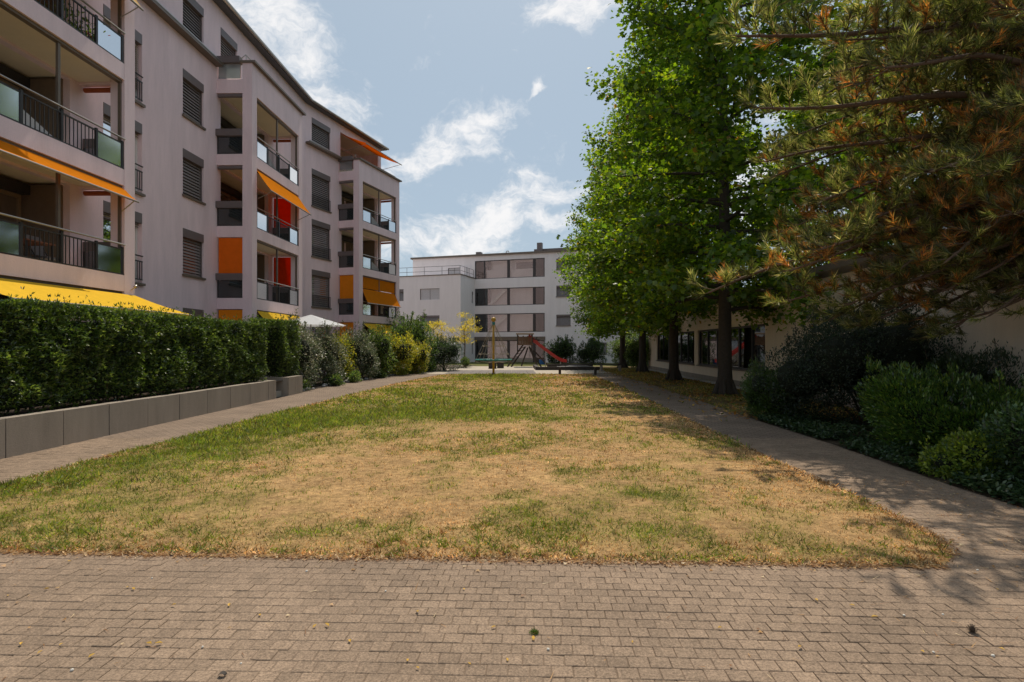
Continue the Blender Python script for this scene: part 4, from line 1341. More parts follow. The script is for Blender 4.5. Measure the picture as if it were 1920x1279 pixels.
def left_shrubs():
    G = 'mixed shrubs along the left path'
    shrub('silver_shrub', (-8.35, 22.0), (1.05, 1.3, 2.75), 'tall silvery-leaved shrub right next to the short yew block', SILVER, [3, 3, 2, 3], 9000, .075, mat='leaf_gloss', templ='rhomb', group=G, seed=1)
    shrub('silver_shrub', (-7.9, 24.4), (.95, 1.2, 2.35), 'silvery grey shrub, second from the yew block', SILVER, [3, 3, 1.6, 4], 7500, .075, mat='leaf_gloss', templ='rhomb', group=G, seed=2)
    shrub('golden_shrub', (-7.85, 26.6), (.75, .9, 2.2), 'narrow yellow-green shrub squeezed between two silvery shrubs', YELLOWG, [3, 4, 4, 1], 5000, .08, templ='rhomb', group=G, seed=3)
    shrub('silver_shrub', (-7.45, 28.4), (.95, 1.1, 2.45), 'grey-green shrub with dark foot in the middle of the shrub row', SILVER, [2, 4, 1.4, 5], 6500, .08, mat='leaf_gloss', templ='rhomb', group=G, seed=4)
    shrub('leafy_shrub', (-7.15, 30.6), (.9, 1.1, 2.45), 'fresh green shrub just before the broad golden-yellow shrub', MIDG, [3, 4, 2, 3], 5200, .09, group=G, seed=5)
    shrub('golden_shrub', (-6.75, 32.6), (1.25, 1.2, 2.25), 'broad golden-yellow shrub spreading below the balcony tower', YELLOWG, [4, 4, 3, 2], 6500, .09, templ='rhomb', group=G, seed=6)
    shrub('leafy_shrub', (-6.5, 36.8), (1.9, 1.6, 3.35), 'tallest green shrub, bushy mound at the corner of the pink building', MIDG, [4, 3, 4, 1], 9500, .11, group=G, seed=7, lobes=9)
    shrub('dark_shrub', (-4.55, 38.6), (1.35, 1.4, 2.15), 'dark glossy shrub closest to the rope roundabout', DARKG, [3, 3, 2], 6500, .09, mat='leaf_gloss', templ='rhomb', group=G, seed=8)
    shrub('golden_shrub', (-5.75, 34.6), (.8, .9, 1.9), 'small bright yellow-green shrub in front of the tallest green shrub', YELLOWG, [3, 4, 3, 2], 3800, .09, group=G, seed=16)
    G2 = 'low plants at the path edge'
    low = [(-7.75, 20.9, .5, .42, 'low dark tuft at the end of the concrete wall'), (-7.2, 23.6, .42, .40, 'small leafy tuft below the second silvery shrub'),
           (-7.1, 25.9, .40, .45, 'pale arching tuft below the narrow golden shrub'), (-6.8, 29.3, .5, .4, 'low leafy tuft in the middle of the path edge'),
           (-6.2, 33.3, .55, .38, 'low green mat below the broad golden shrub'), (-5.15, 37.0, .6, .4, 'low green mat below the tallest shrub'), (-3.5, 43.5, .55, .75, 'round pale-green cushion shrub behind the rope roundabout')]
    for k, (x, y, r_, h_, lab) in enumerate(low):
        shrub('low_plant', (x, y), (r_, r_ * 1.2, h_), lab, MIDG if k % 2 == 0 else DARKG + MIDG, None, 900, .07, group=G2, cat='plant', lobes=4, seed=30 + k)
    # little golden trees
    for (x, y, h_, cr, lab, sd2) in ((-3.75, 45.2, 4.3, .95, 'small golden-leaved tree standing before the white block corner', 1), (-6.3, 46.5, 4.1, .75, 'small golden-leaved tree half hidden by the tallest green shrub', 2)):
        t = thing('golden_tree', (x, y, 0), lab, 'tree', 'golden-leaved little trees')
        rs = random.Random(sd2)
        tk = MB().tube([(x, y, 0), (x + .06, y, h_ * .4), (x - .05, y, h_ * .75)], [.06, .045, .02], 6)
        P = []
        for k in range(13):
            a = rs.uniform(0, 6.28); q = rs.uniform(.2, 1) * cr; z = h_ * rs.uniform(.48, .97)
            e = (x + math.cos(a) * q, y + math.sin(a) * q, z)
            tk.tube([(x, y, z - .5 * q - .15), e], [.018, .006], 4, False)
            P.append(np.array(e)[None] + rng.normal(0, 1, (170, 3)) * np.array([.27, .27, .13]))
        tk.build('trunk', 'twig', t)
        P = np.concatenate(P)
        scatter('crown', 'oval', P, rdir(len(P)), rdir(len(P)) + np.array([0, 0, 1.0]), .10 * rng.uniform(.6, 1.3, len(P)), pick([(.42, .34, .04), (.30, .27, .035), (.5, .42, .08)], len(P)), 'leaf', t)


left_shrubs()


def border_stones():
    k = 0
    for y in np.arange(20.6, 37, .42):
        x = float(interp(BED_L, y)) - random.uniform(.0, .18)
        r = random.uniform(.07, .15)
        if random.random() < .15: continue
        mb = MB().ball((x, y + random.uniform(-.1, .1), r * .35), r, 7, 5, .62, .16)
        o = mb.build('border_stone', 'stone')
        setp(o, 'rough grey stone edging the shrub bed along the left path', 'stone', 'stones edging the shrub bed')


border_stones()


def right_shrubs():
    G = 'shrubs along the right path'
    shrub('dark_shrub', (7.35, 11.9), (2.1, 1.75, 2.45), 'huge blackish-green shrub in front of the cream wall', GREYG, [4, 3, 1.3, 4], 30000, .055, templ='rhomb', group=G, seed=11, lobes=12, mat='leaf')
    shrub('juniper_bush', (5.85, 12.9), (.62, .8, 1.15), 'small fresh-green juniper bush at the left foot of the huge dark shrub', [(0.05, 0.10, 0.018), (0.08, 0.14, 0.024), (0.03, 0.06, 0.012)], None, 9000, .06, templ='sprig', mat='needle', group=G, seed=12, upright=.9)
    shrub('juniper_bush', (6.7, 8.7), (1.30, 1.15, 1.22), 'wide feathery green juniper bush between the dark shrub and the ivy', [(0.06, 0.13, 0.018), (0.10, 0.18, 0.025), (0.19, 0.25, 0.035), (0.028, 0.06, 0.011)], [4, 3, 1.8, 3], 26000, .065, templ='sprig', mat='needle', group=G, seed=13, lobes=10, upright=.7)
    shrub('juniper_bush', (8.1, 9.9), (1.0, 1.0, 1.55), 'dark green bush at the right edge, below the bare pine branch', [(0.018, 0.038, 0.010), (0.032, 0.058, 0.016)], None, 9000, .06, templ='sprig', mat='needle', group=G, seed=14, upright=.8)
    shrub('ivy_bush', (6.15, 6.45), (.72, .85, 1.0), 'dark ivy-like bush at the right edge of the picture', [(0.05, 0.10, 0.028), (0.095, 0.155, 0.038), (0.028, 0.055, 0.016)], None, 11000, .055, mat='leaf_gloss', templ='rhomb', group=G, seed=15, lobes=9)
    shrub('ivy_bush', (5.62, 6.95), (.48, .5, .52), 'low yellow-green leafy plant in front of the ivy-like bush', [(0.18, 0.25, 0.038), (0.27, 0.32, 0.05), (0.08, 0.13, 0.025)], None, 4200, .05, group=G, seed=17, lobes=6)
    # ground ivy along the edge of the path
    P = []
    for k in range(15000):
        y = rng.uniform(5.2, 12.6)
        x = float(interp(BED_R, y)) + abs(rng.normal(.05, .55))
        if x > 7.3: continue
        P.append((x, y, .03 + rng.random() * (.07 + .14 * min(1, (x - float(interp(BED_R, y))) * 1.5))))
    P = np.array(P)
    keep = fbm(P[:, 0] * 2, P[:, 1] * 2) > .40
    P = P[keep]
    setp(scatter('ground_ivy', 'oval', P, rdir(len(P)) * np.array([1, 1, .4]), rdir(len(P)) * .5 + np.array([0, 0, 1.0]), .062 * rng.uniform(.6, 1.3, len(P)),
                 pick([(0.020, 0.045, 0.016), (0.035, 0.068, 0.022), (0.055, 0.085, 0.025)], len(P)), 'leaf_gloss'), 'dark green ground ivy spilling to the edge of the right path', 'ivy', kind='stuff')
    G = 'clipped bushes behind the playground'
    shrub('round_bush', (4.6, 52.5), (1.55, 1.3, 2.35), 'rounded dark bush right of the red slide', DARKG, None, 6000, .11, group=G, seed=21, cat='bush')
    shrub('round_bush', (7.3, 52.0), (1.5, 1.3, 2.25), 'rounded dark bush under the farthest broadleaf tree', DARKG, None, 5500, .11, group=G, seed=22, cat='bush')
    shrub('leafy_shrub', (9.8, 49.0), (1.5, 1.3, 2.6), 'lighter green bush seen between the far trunks', MIDG, None, 5000, .12, group=G, seed=23, cat='bush')
    shrub('leafy_shrub', (9.3, 42.3), (.75, 1.2, 2.0), 'thin green bush at the end of the cream building', MIDG, None, 3200, .11, group=G, seed=24, cat='bush')
    shrub('leafy_shrub', (12.2, 50.5), (1.8, 1.4, 3.0), 'green bush farthest right behind the tree trunks', MIDG, None, 5000, .13, group=G, seed=25, cat='bush')


right_shrubs()


# ------------------------------------------------------------------ the pine, its trunk outside the frame on the right
def pine():
    rs = random.Random(42)
    tx, ty = 9.3, 8.9
    t = thing('pine_tree', (tx, ty, 0), 'big pine with orange-brown dry needles reaching in over the right path', 'tree')
    wood = MB()
    tk = lambda z: Vector((tx - .02 * z, ty - .015 * z, z))
    wood.tube([tk(z) for z in (0, .3, 1, 2.5, 4.5, 6.5, 8.5, 10.2)], [.34, .28, .25, .22, .18, .13, .08, .02], 12)
    tufts = []     # (pos, dir, brown?)

    def twig(p, d, ln, r, brown, lvl):
        """a shoot; its outer part is clothed in needles"""
        n = 4
        pts = [p]
        dd = d.normalized()
        for i in range(n):
            dd = (dd + Vector((rs.uniform(-.16, .16), rs.uniform(-.16, .16), .12 + rs.uniform(-.10, .12)))).normalized()
            pts.append(pts[-1] + dd * ln / n)
        wood.tube(pts, [r * (1 - .16 * i) for i in range(n + 1)], 3, False)
        tufts.append((pts, brown, ln))
        return pts

    def limb(z0, tip, bow, r0, brown=.2, step=.12, sub=.85, start=.22):
        b = tk(z0); tip = Vector(tip)
        pts = []
        n = 12
        side = Vector((-(tip - b).y, (tip - b).x, 0)).normalized()
        ph = rs.uniform(0, 6)
        for i in range(n + 1):
            q = i / n
            p = b.lerp(tip, q) + Vector((0, 0, bow * math.sin(math.pi * q))) + side * .10 * math.sin(q * 6 + ph) + Vector((0, 0, .06 * math.sin(q * 9 + ph)))
            pts.append(p)
        wood.tube(pts, [r0 * (1 - .86 * i / n) + .006 for i in range(n + 1)], 7)
        L = (tip - b).length
        m = int(L * (1 - start) / step)
        for k in range(m):
            q = start + (1 - start) * (k + rs.random() * .6) / m
            i = min(n - 1, int(q * n)); p = pts[i].lerp(pts[i + 1], q * n - i)
            d = (pts[i + 1] - pts[i]).normalized()
            s = 1 if k % 2 else -1
            sdv = side * s * rs.uniform(.5, 1.1) + d * rs.uniform(.4, .9) + Vector((0, 0, rs.uniform(-.35, .5)))
            ln = sub * rs.uniform(.55, 1.1) * (1.15 - .6 * q)
            br = 1 if rs.random() < brown * (1.45 - .75 * q) else 0
            sp = twig(p, sdv, ln, .010, br, 1)
            for e in range(2):
                j = rs.randint(1, 3)
                twig(sp[j], (sp[j + 1] - sp[j]).normalized() + Vector((rs.uniform(-.9, .9), rs.uniform(-.9, .9), rs.uniform(-.3, .5))), ln * .5, .006, br if rs.random() < .8 else 0, 1)
        twig(pts[-1], pts[-1] - pts[-2], .25, .008, 0, 1)

    L = [  # height at trunk, tip, bow, radius, brown
        (6.3, (3.05, 7.7, 5.75), .10, .07, .10), (6.8, (3.5, 8.3, 6.6), .2, .07, .06), (5.6, (3.55, 8.2, 5.0), -.05, .07, .12),
        (5.2, (3.95, 8.9, 4.45), .1, .06, .25), (5.9, (4.6, 7.2, 5.1), .1, .06, .15), (4.7, (4.55, 8.4, 3.75), .15, .06, .55),
        (4.2, (4.55, 9.2, 3.15), .2, .06, .8), (3.6, (3.0, 8.7, 2.38), .42, .065, .45), (3.9, (4.3, 7.9, 2.9), .3, .055, .55),
        (3.3, (5.2, 9.4, 2.1), .35, .05, .35), (3.7, (5.6, 7.6, 2.75), .3, .055, .5), (4.4, (5.6, 7.0, 3.7), .2, .05, .35),
        (5.0, (5.8, 6.6, 4.4), .2, .05, .3), (3.1, (6.6, 8.0, 2.05), .3, .045, .25), (6.0, (6.0, 6.5, 5.4), .2, .05, .2),
        (7.4, (4.3, 7.6, 7.3), .2, .06, .05), (7.9, (5.0, 9.3, 8.2), .2, .05, .05), (5.3, (5.3, 10.0, 4.3), .2, .05, .4),
        (4.6, (6.2, 9.8, 3.4), .2, .05, .5), (6.6, (6.2, 10.4, 6.0), .2, .05, .1), (4.1, (6.9, 7.1, 3.3), .2, .045, .4),
        (6.9, (6.5, 6.9, 6.7), .15, .05, .1), (8.5, (7.3, 8.0, 9.3), .2, .05, .05),
        (5.4, (10.6, 5.6, 5.0), .2, .05, .2), (6.2, (12.6, 9.4, 6.0), .2, .05, .2), (4.6, (11.2, 11.8, 4.2), .2, .05, .2), (7.5, (11.2, 7.5, 8.1), .2, .05, .1)]
    for k in range(32):                            # fill the crown towards the path
        zt = rs.uniform(2.0, 7.4)
        tipx = rs.uniform(4.4, 7.6) + (.6 if 3.4 < zt < 4.6 else 0); tipy = rs.uniform(6.9, 11.2)
        L.append((min(9, zt + rs.uniform(.5, 1.3)), (tipx, tipy, zt), rs.uniform(.0, .35), .045, .5 if 2.5 < zt < 4.4 else .14))
    for tip, br in (((4.3, 9.0, 2.25), .45), ((4.9, 8.3, 2.15), .4), ((5.4, 8.9, 1.95), .3), ((5.9, 9.6, 1.95), .25), ((6.4, 8.6, 1.85), .2), ((4.0, 8.3, 2.7), .6), ((4.7, 9.6, 2.9), .6), ((5.2, 8.0, 2.6), .5), ((6.1, 8.1, 2.35), .35), ((6.9, 9.3, 1.9), .2)):
        L.append((tip[2] + rs.uniform(.9, 1.3), tip, rs.uniform(.2, .4), .045, br))   # low boughs hanging towards the shrubs
    for z0, tip, bow, r0, br in L:
        limb(z0, tip, bow, r0, br)
    # bare dead stubs low on the right
    wood.tube([tk(2.9), (8.0, 8.6, 2.5), (7.1, 8.5, 2.12), (6.5, 8.5, 1.95)], [.05, .035, .022, .01], 6)
    wood.tube([tk(2.3), (8.4, 8.3, 2.05), (7.75, 8.2, 1.75), (7.3, 8.2, 1.42)], [.05, .04, .03, .012], 6)
    wood.build('trunk', 'bark_pine', t, smooth=True)
    # needles
    P, D, C, S = [], [], [], []
    for pts, br, ln in tufts:
        if pts[0].x > 9.6 and rs.random() < .7: continue
        n = int(32 + 64 * ln)
        tone = rs.choice((.4, .65, .9, 1.0, 1.3, 1.75))  # tone per tuft; the lightest stand in for sun glints
        q = 1 - rng.random(n) ** 1.1 * .8
        i = np.minimum((q * 4).astype(int), 3)
        A = np.array([tuple(v) for v in pts])
        base = A[i] + (A[i + 1] - A[i]) * (q * 4 - i)[:, None]
        dv = A[i + 1] - A[i]; dv /= np.linalg.norm(dv, axis=1, keepdims=True)
        nd = dv * rng.uniform(.55, 1.15, (n, 1)) + rdir(n) * .62 + np.array([0, 0, .10])
        P.append(base); D.append(nd)
        if br:
            c = pick([(0.46, 0.21, 0.055), (0.34, 0.155, 0.045), (0.22, 0.13, 0.042), (0.13, 0.13, 0.038)], n, [2.4, 3, 3, 3], .25)
        else:
            c = pick([(0.115, 0.135, 0.030), (0.18, 0.185, 0.048), (0.055, 0.075, 0.018), (0.36, 0.31, 0.12)], n, [4, 3, 3, 1.3], .2)
        C.append(c * tone); S.append(rng.uniform(.10, .18, n))
    P, D, C, S = map(np.concatenate, (P, D, C, S))
    scatter('needles', 'blade', P, D, rdir(len(P)), S, C, 'pine_needle', t, width=rng.uniform(.008, .013, len(P)))


pine()


# ------------------------------------------------------------------ white building across the end
def far_building():
    f = Fr(-3.9, 60.3, 1.0, -0.32)
    # make d positive towards the camera: swap by using the reversed axis
    class G(Fr):
        def __init__(self):
            self.o = (-3.9, 60.3); l = math.hypot(1, .32); self.u = (1 / l, -.32 / l); self.n = (-.32 / l, -1 / l)
    f = G()
    b = thing('white_apartment_house', (0, 62, 0), 'white flat-roofed house with glazed stairwell across the end of the courtyard', 'building')
    H = 11.05
    rows = [(-.1, 2.25), (3.1, 5.0), (5.85, 7.65), (8.65, 10.55)]
    ops = [(0.02, 7.55, a, c) for a, c in rows]
    rw = [(8.75, 10.2, z, z + 1.1) for z in (0.9, 3.7, 6.6, 9.3)] + [(12.3, 13.8, z, z + 1.1) for z in (.9, 3.7, 6.6, 9.3)]
    lw = [(-3.05, -1.65, 8.72, 9.95)]
    m = MB()
    wall_open(m, f, -7.2, 18, -.1, H, 0.0, ops + rw + lw, .22)
    m.box(f, -7.2, 18, -9, -8.8, 0, H)
    m.quad(f.p(-7.2, 0, 0), f.p(-7.2, 0, H), f.p(-7.2, -9, H), f.p(-7.2, -9, 0))
    m.build('wall', 'stucco_white', b)
    rf = MB().box(f, -7.4, 18.2, -9.1, .18, H, H + .18).build('roof', 'metal_coping', b)
    MB().box(f, -.35, .2, -1.8, -1.2, H + .18, H + .65).build('chimney', 'metal_brown', rf)
    c = MB().box(f, 6.1, 11.0, -4.5, -1.2, H + .18, H + .62)
    c.build('stair_head', 'metal_brown', rf)
    MB().box(f, 6.6, 7.1, -1.0, -.5, H + .18, H + 1.15).build('chimney', 'metal_brown', rf)
    for s in (3.2, 12.5):
        MB().tube([f.p(s, -.8, H + .15), f.p(s, -.8, H + .42), f.p(s + .12, -.8, H + .52), f.p(s + .28, -.8, H + .48), f.p(s + .3, -.8, H + .38)], .05, 6).build('vent_pipe', 'metal_light', rf)
    for k, (a, c2) in enumerate(rows):
        # stairwell room behind the glass
        rm = MB().box(f, 0.02, 7.55, -.95, -.85, a, c2 + .3).box(f, .02, 7.55, -.85, -.24, a - .14, a - .02)
        rm.box(f, -.12, .02, -.85, -.24, a, c2 + .3).box(f, 7.55, 7.7, -.85, -.24, a, c2 + .3).box(f, .02, 7.55, -.85, -.24, c2 + .04, c2 + .14)
        rm.build('stairwell_wall', 'stucco_white', b)
        if k < 3:
            stp = MB()
            for i in range(10):
                z = a + i * .205
                stp.box(f, 1.3 + i * .24, 1.3 + (i + 1) * .24 + .04, -.80, -.45, z, z + .10)
            stp.slab(f.p(1.15, -.45, a - .02), f.p(1.65, -.45, a - .02), f.p(3.95, -.45, a + 2.1), f.p(3.45, -.45, a + 2.1), .06)
            stp.build('stair_flight', 'frame_white', b)
        else:
            MB().box(f, 1.15, 7.4, -.5, -.42, a, a + .95).build('parapet', 'stucco_white', b)
            MB().box(f, 4.3, 7.4, -.84, -.78, a + 1.0, a + 1.7).build('dark_opening', 'recess_dark', b)
        MB().box(f, 0.05, 1.55, -.60, -.52, a, c2).build('dark_opening', 'recess_dark', b)
        MB().box(f, 6.62, 7.5, -.60, -.52, a, c2).build('dark_opening', 'recess_dark', b)
        fm = MB()
        for s0, s1 in ((.02, .10), (1.0, 1.12), (3.55, 3.83), (6.3, 6.58), (7.45, 7.53)):
            fm.box(f, s0, s1, -.16, -.06, a, c2)
        fm.box(f, .02, 7.53, -.158, -.062, a, a + .06).box(f, .02, 7.53, -.158, -.062, c2 - .07, c2)
        fr_ = fm.build('window', 'metal_dark', b)
        for s0, s1, gm in ((.10, 1.0, 'glass_dark'), (1.12, 3.55, 'glass_clear'), (3.83, 6.3, 'glass_clear'), (6.58, 7.45, 'glass_dark')):
            MB().box(f, s0, s1, -.12, -.105, a + .06, c2 - .07).build('pane', gm, fr_)
    MB().box(f, .0, 7.6, -.05, .10, 2.26, 2.62).build('lintel', 'metal_coping', b)
    for a, c2, z0, z1 in rw:
        shutter_window(f, a, c2, z0, z1, b)
    shutter_window(f, -3.05, -1.65, 8.72, 9.95, b, light=True, sill=False)
    MB().box(f, -1.5, -.85, .02, .45, 8.72, 9.9).build('terrace_cabinet', 'stucco_white', b)
    # lower wing that steps forward on the left
    D = 3.75
    ops = [(-6.9, -6.3, 6.25, 7.45), (-4.45, -2.3, 6.3, 7.42), (-6.9, -6.3, 3.55, 4.75), (-4.45, -2.3, 3.55, 4.72), (-4.45, -2.3, .8, 1.95)]
    m = MB()
    wall_open(m, f, -12, -.02, -.1, 8.70, D, ops, .2)
    side = G(); side.o = f.p(-.02, 0, 0)[:2]; side.u = f.n; side.n = f.u
    sops = [(.45, .75, z, z + 1.2) for z in (.8, 3.5, 6.1)]
    wall_open(m, side, 0.0, D, -.1, 8.70, 0.0, sops, .12)
    m.quad(f.p(-12, D, 8.70), f.p(-.02, D, 8.70), f.p(-.02, 0, 8.70), f.p(-12, 0, 8.70))
    m.build('wall', 'stucco_white', b)
    MB().box(f, -12, .06, D - .25, D + .06, 8.70, 8.78).box(f, -.25, .06, .02, D - .25, 8.70, 8.78).build('coping', 'metal_coping', b)
    for i, (a, c2, z0, z1) in enumerate(ops):
        if i == 1:
            shutter_window(f, a, c2, z0, z1, b, d=D, light=True, sill=False)
        else:
            shutter_window(f, a, c2, z0, z1, b, d=D, sill=False, light=False)
    for a, c2, z0, z1 in sops:
        shutter_window(side, a, c2, z0, z1, b, sill=False)
    r = MB()
    for z in (9.15, 9.62):
        r.tube([f.p(-12, D - .1, z), f.p(-.12, D - .1, z), f.p(-.12, .1, z)], .022, 5)
    for k in range(7):
        s = -.12 - k * 1.95
        r.tube([f.p(s, D - .1, 8.75), f.p(s, D - .1, 9.62)], .022, 5)
    for k in range(3):
        r.tube([f.p(-.12, D - .1 - (k + 1) * 1.2, 8.75), f.p(-.12, D - .1 - (k + 1) * 1.2, 9.62)], .022, 5)
    r.build('terrace_railing', 'metal_brown', b)


far_building()


# ------------------------------------------------------------------ cream low building on the right
def cream_building():
    class G(Fr):
        def __init__(self):
            self.o = (9.05, 20.5); l = math.hypot(.042, 1); self.u = (.042 / l, 1 / l); self.n = (-1 / l, .042 / l)
    f = G()
    b = thing('cream_building', (12, 24, 0), 'low cream rendered building with dark window bands behind the tree trunks', 'building')
    ops = [(.1, 8.7, .68, 2.42), (9.35, 18.6, .68, 2.42)]
    H = 3.55
    m = MB()
    wall_open(m, f, -8.6, 21.5, -.1, H, 0.0, ops, .22)
    m.quad(f.p(21.5, 0, -.1), f.p(21.5, 0, H), f.p(21.5, -9, H), f.p(21.5, -9, -.1))
    m.box(f, -22, -8.6, -.4, .28, -.1, H + .1)
    m.build('wall', 'stucco_cream', b)
    MB().box(f, -22, 21.8, -9, .36, H + .1, H + .28).build('roof', 'metal_coping', b)
    MB().box(f, -8.5, 21.5, .004, .05, -.1, .22).build('plinth', 'concrete', b)
    for (s0, s1, z0, z1) in ops:
        w = MB()
        n = 6
        L = s1 - s0
        w.box(f, s0, s1, -.17, -.07, z0, z0 + .07).box(f, s0, s1, -.17, -.07, z1 - .08, z1)
        for k in range(n + 1):
            s = s0 + .04 + (L - .08) * k / n
            ww = .10 if k % 2 == 0 else .05
            w.box(f, s - ww / 2, s + ww / 2, -.172, -.068, z0 + .07, z1 - .08)
        wf = w.build('window', 'metal_dark', b)
        for k in range(n):
            a = s0 + .04 + (L - .08) * k / n + .05; e = s0 + .04 + (L - .08) * (k + 1) / n - .05
            MB().box(f, a, e, -.125, -.115, z0 + .07, z1 - .08).build('pane', 'glass_mirror', wf)
            if k % 2:
                MB().box(f, a, a + .35, -.33, -.30, z0, z1).build('curtain', 'slat_light', wf)
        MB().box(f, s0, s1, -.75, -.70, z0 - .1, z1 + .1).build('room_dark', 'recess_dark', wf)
        MB().box(f, s0 - .05, s1 + .05, -.07, .06, z0 - .05, z0 + .004).build('sill', 'metal_coping', wf)
    # low kerb in front
    k = MB().box(f, -4, 20, .55, .70, -.05, .10).build('kerb', 'concrete_top', b)


cream_building()


# ------------------------------------------------------------------ playground
def playground():
    mat = thing('rubber_mat', (-1.2, 35.5, 0), 'mat of square grey rubber tiles round the yellow pole', 'mat')
    for i in range(11):
        for j in range(13):
            x0, y0 = -3.95 + i * .49, 32.35 + j * .49
            if i < 2 and j < 1 - i: continue
            MB().xbox(x0 + .008, x0 + .482, y0 + .008, y0 + .482, -.03, .022 + random.uniform(-.003, .003)).build('tile', 'rubber', mat)
    # rope roundabout
    px, py = -1.04, 32.4
    r = thing('rope_roundabout', (px, py, 0), 'yellow pole with ball top, climbing ropes and a teal ring', 'play equipment')
    MB().tube([(px, py, 0), (px, py, 3.02)], .065, 12).build('pole', 'yellow_paint', r, True)
    MB().ball((px, py, 3.12), .135, 14, 10).build('ball_cap', 'yellow_paint', r, True)
    MB().tube([(px, py, 2.80), (px, py, 2.98)], .082, 12).build('collar', 'teal_paint', r, True)
    MB().tube([(px, py, .022), (px, py, .10)], .11, 12).build('foot', 'metal_dark', r, True)
    ring = [(px + 1.02 * math.cos(a), py + 1.02 * math.sin(a), .86) for a in np.linspace(0, 2 * math.pi, 33)]
    MB().tube(ring, .035, 8, False).build('ring', 'teal_paint', r, True)
    rp = MB()
    for k in range(8):
        a = k * math.pi / 4 + .2
        rp.tube([(px + .07 * math.cos(a), py + .07 * math.sin(a), 2.85), (px + 1.0 * math.cos(a), py + 1.0 * math.sin(a), .88)], .014, 5)
    for z, n in ((1.25, 8), (1.7, 8), (.72, 8)):
        q = (2.85 - z) / (2.85 - .88); rr = .07 + .93 * min(q, 1)
        for k in range(n):
            a0, a1 = k * math.pi / 4 + .2, (k + 1) * math.pi / 4 + .2
            pts = []
            for u in np.linspace(0, 1, 6):
                a = a0 + (a1 - a0) * u
                pts.append((px + rr * math.cos(a), py + rr * math.sin(a), z - .10 * math.sin(math.pi * u) + (0.1 if z < .8 else 0)))
            rp.tube(pts, .012, 5)
    rp.build('ropes', 'rope', r)
    # two squat seats
    for x, y, s, lab in ((-1.42, 42.0, .56, 'left of the two squat dark wooden block seats'), (-.86, 43.0, .50, 'right of the two squat dark wooden block seats')):
        t = thing('block_seat', (x, y, 0), lab, 'seat', 'block seats')
        MB().xbox(x - s / 2, x + s / 2, y - s / 2, y + s / 2, 0, .40).build('body', 'timber_dark', t)
        MB().xbox(x - s / 2 - .02, x + s / 2 + .02, y - s / 2 - .02, y + s / 2 + .02, .403, .45).build('top', 'timber', t)
    # climbing tower with slide
    Y = 46.0
    tw = thing('slide_tower', (1.0, Y, 0), 'wooden play tower on splayed legs with a flat roof', 'play equipment')
    s = 1 / 23.5
    X = lambda p: (p - 960) * s
    Z = lambda q: 1.6 + (650 - q) * s
    lg = [((981, 646), (951.5, 687), -.55), ((985, 650), (958.5, 687), -.45), ((992, 650), (1014, 687), -.55), ((993, 652), (1008, 687), .4), ((990, 652), (978, 683), .85), ((1000, 656), (1030, 684), .85)]
    for (a, b2, dy) in lg:
        MB().tube([(X(a[0]), Y + dy * .6, Z(a[1])), (X(b2[0]), Y + dy, 0.0)], .062, 7).build('leg', 'timber_dark', tw)
    st = MB()
    for k in range(6):
        q = .15 + k * .14
        xx = X(981) + (X(953) - X(981)) * q; zz = Z(646) * (1 - q)
        st.tube([(xx, Y - .55, zz), (xx + .25, Y - .40, zz + .05)], .025, 6)
        st.tube([(xx - .02, Y - .6, zz), (xx + .10, Y + .45, zz)], .025, 6)
    st.build('rungs', 'timber', tw)
    MB().xbox(X(969), X(999), Y - .65, Y + .65, 1.72, 1.80).build('platform', 'timber', tw)
    for xx in (X(970.5), X(997.5)):
        for yy in (Y - .6, Y + .6):
            MB().tube([(xx, yy, 1.0), (xx, yy, 2.56)], .05, 6).build('post', 'timber_dark', tw)
    for k in range(9):
        xx = X(972) + k * (X(996) - X(972)) / 8
        for yy in (Y - .62, Y + .62):
            MB().xbox(xx - .045, xx + .045, yy - .012, yy + .012, 1.80, 2.36 if k % 3 else 2.45).build('slat', 'timber', tw)
    MB().xbox(X(967.5), X(1000.5), Y - .85, Y + .85, 2.57, 2.66).build('roof', 'timber_light', tw)
    MB().tube([(X(996), Y - .3, 2.25), (X(1013), Y - .35, 2.10)], .05, 6).build('beam', 'timber_dark', tw)
    MB().tube([(X(1005), Y - .3, 2.22), (X(1007), Y - .35, 2.38)], .04, 6).build('beam', 'timber_dark', tw)
    # slide: U-shaped chute
    sl = thing('slide', (3.0, Y, 0), 'bright red plastic slide running down to the right from the play tower', 'slide')
    pth = [(X(990), 2.06), (X(996), 2.06), (X(1003), 1.92), (X(1012), 1.62), (X(1024), 1.25), (X(1036), .87), (X(1046), .58), (X(1053), .44), (X(1062), .40)]
    hw, th = .30, .05
    def prof(x, z, hgt):
        return [(x, Y - hw - th, z + hgt), (x, Y - hw - th * .6, z - .06), (x, Y + hw + th * .6, z - .06), (x, Y + hw + th, z + hgt), (x, Y + hw, z + hgt), (x, Y + hw - .06, z + .0), (x, Y - hw + .06, z + .0), (x, Y - hw, z + hgt)]
    m = MB()
    hs = [.38, .42, .30, .24, .22, .22, .22, .22, .18]
    rings = [prof(x, z, h) for (x, z), h in zip(pth, hs)]
    vs = [v for r_ in rings for v in r_]
    fs = [(i * 8 + k, i * 8 + (k + 1) % 8, (i + 1) * 8 + (k + 1) % 8, (i + 1) * 8 + k) for i in range(len(rings) - 1) for k in range(8)]
    fs += [tuple(range(8)), tuple(range((len(rings) - 1) * 8, len(rings) * 8))]
    m.add(vs, fs).build('chute', 'red_plastic', sl)
    MB().tube([(X(993), Y - hw - .02, 1.98), (X(993), Y - hw - .01, 2.42), (X(993), Y, 2.62), (X(993), Y + hw + .01, 2.42), (X(993), Y + hw + .02, 1.98)], .075, 8).build('entry_hoop', 'red_plastic', sl, True)
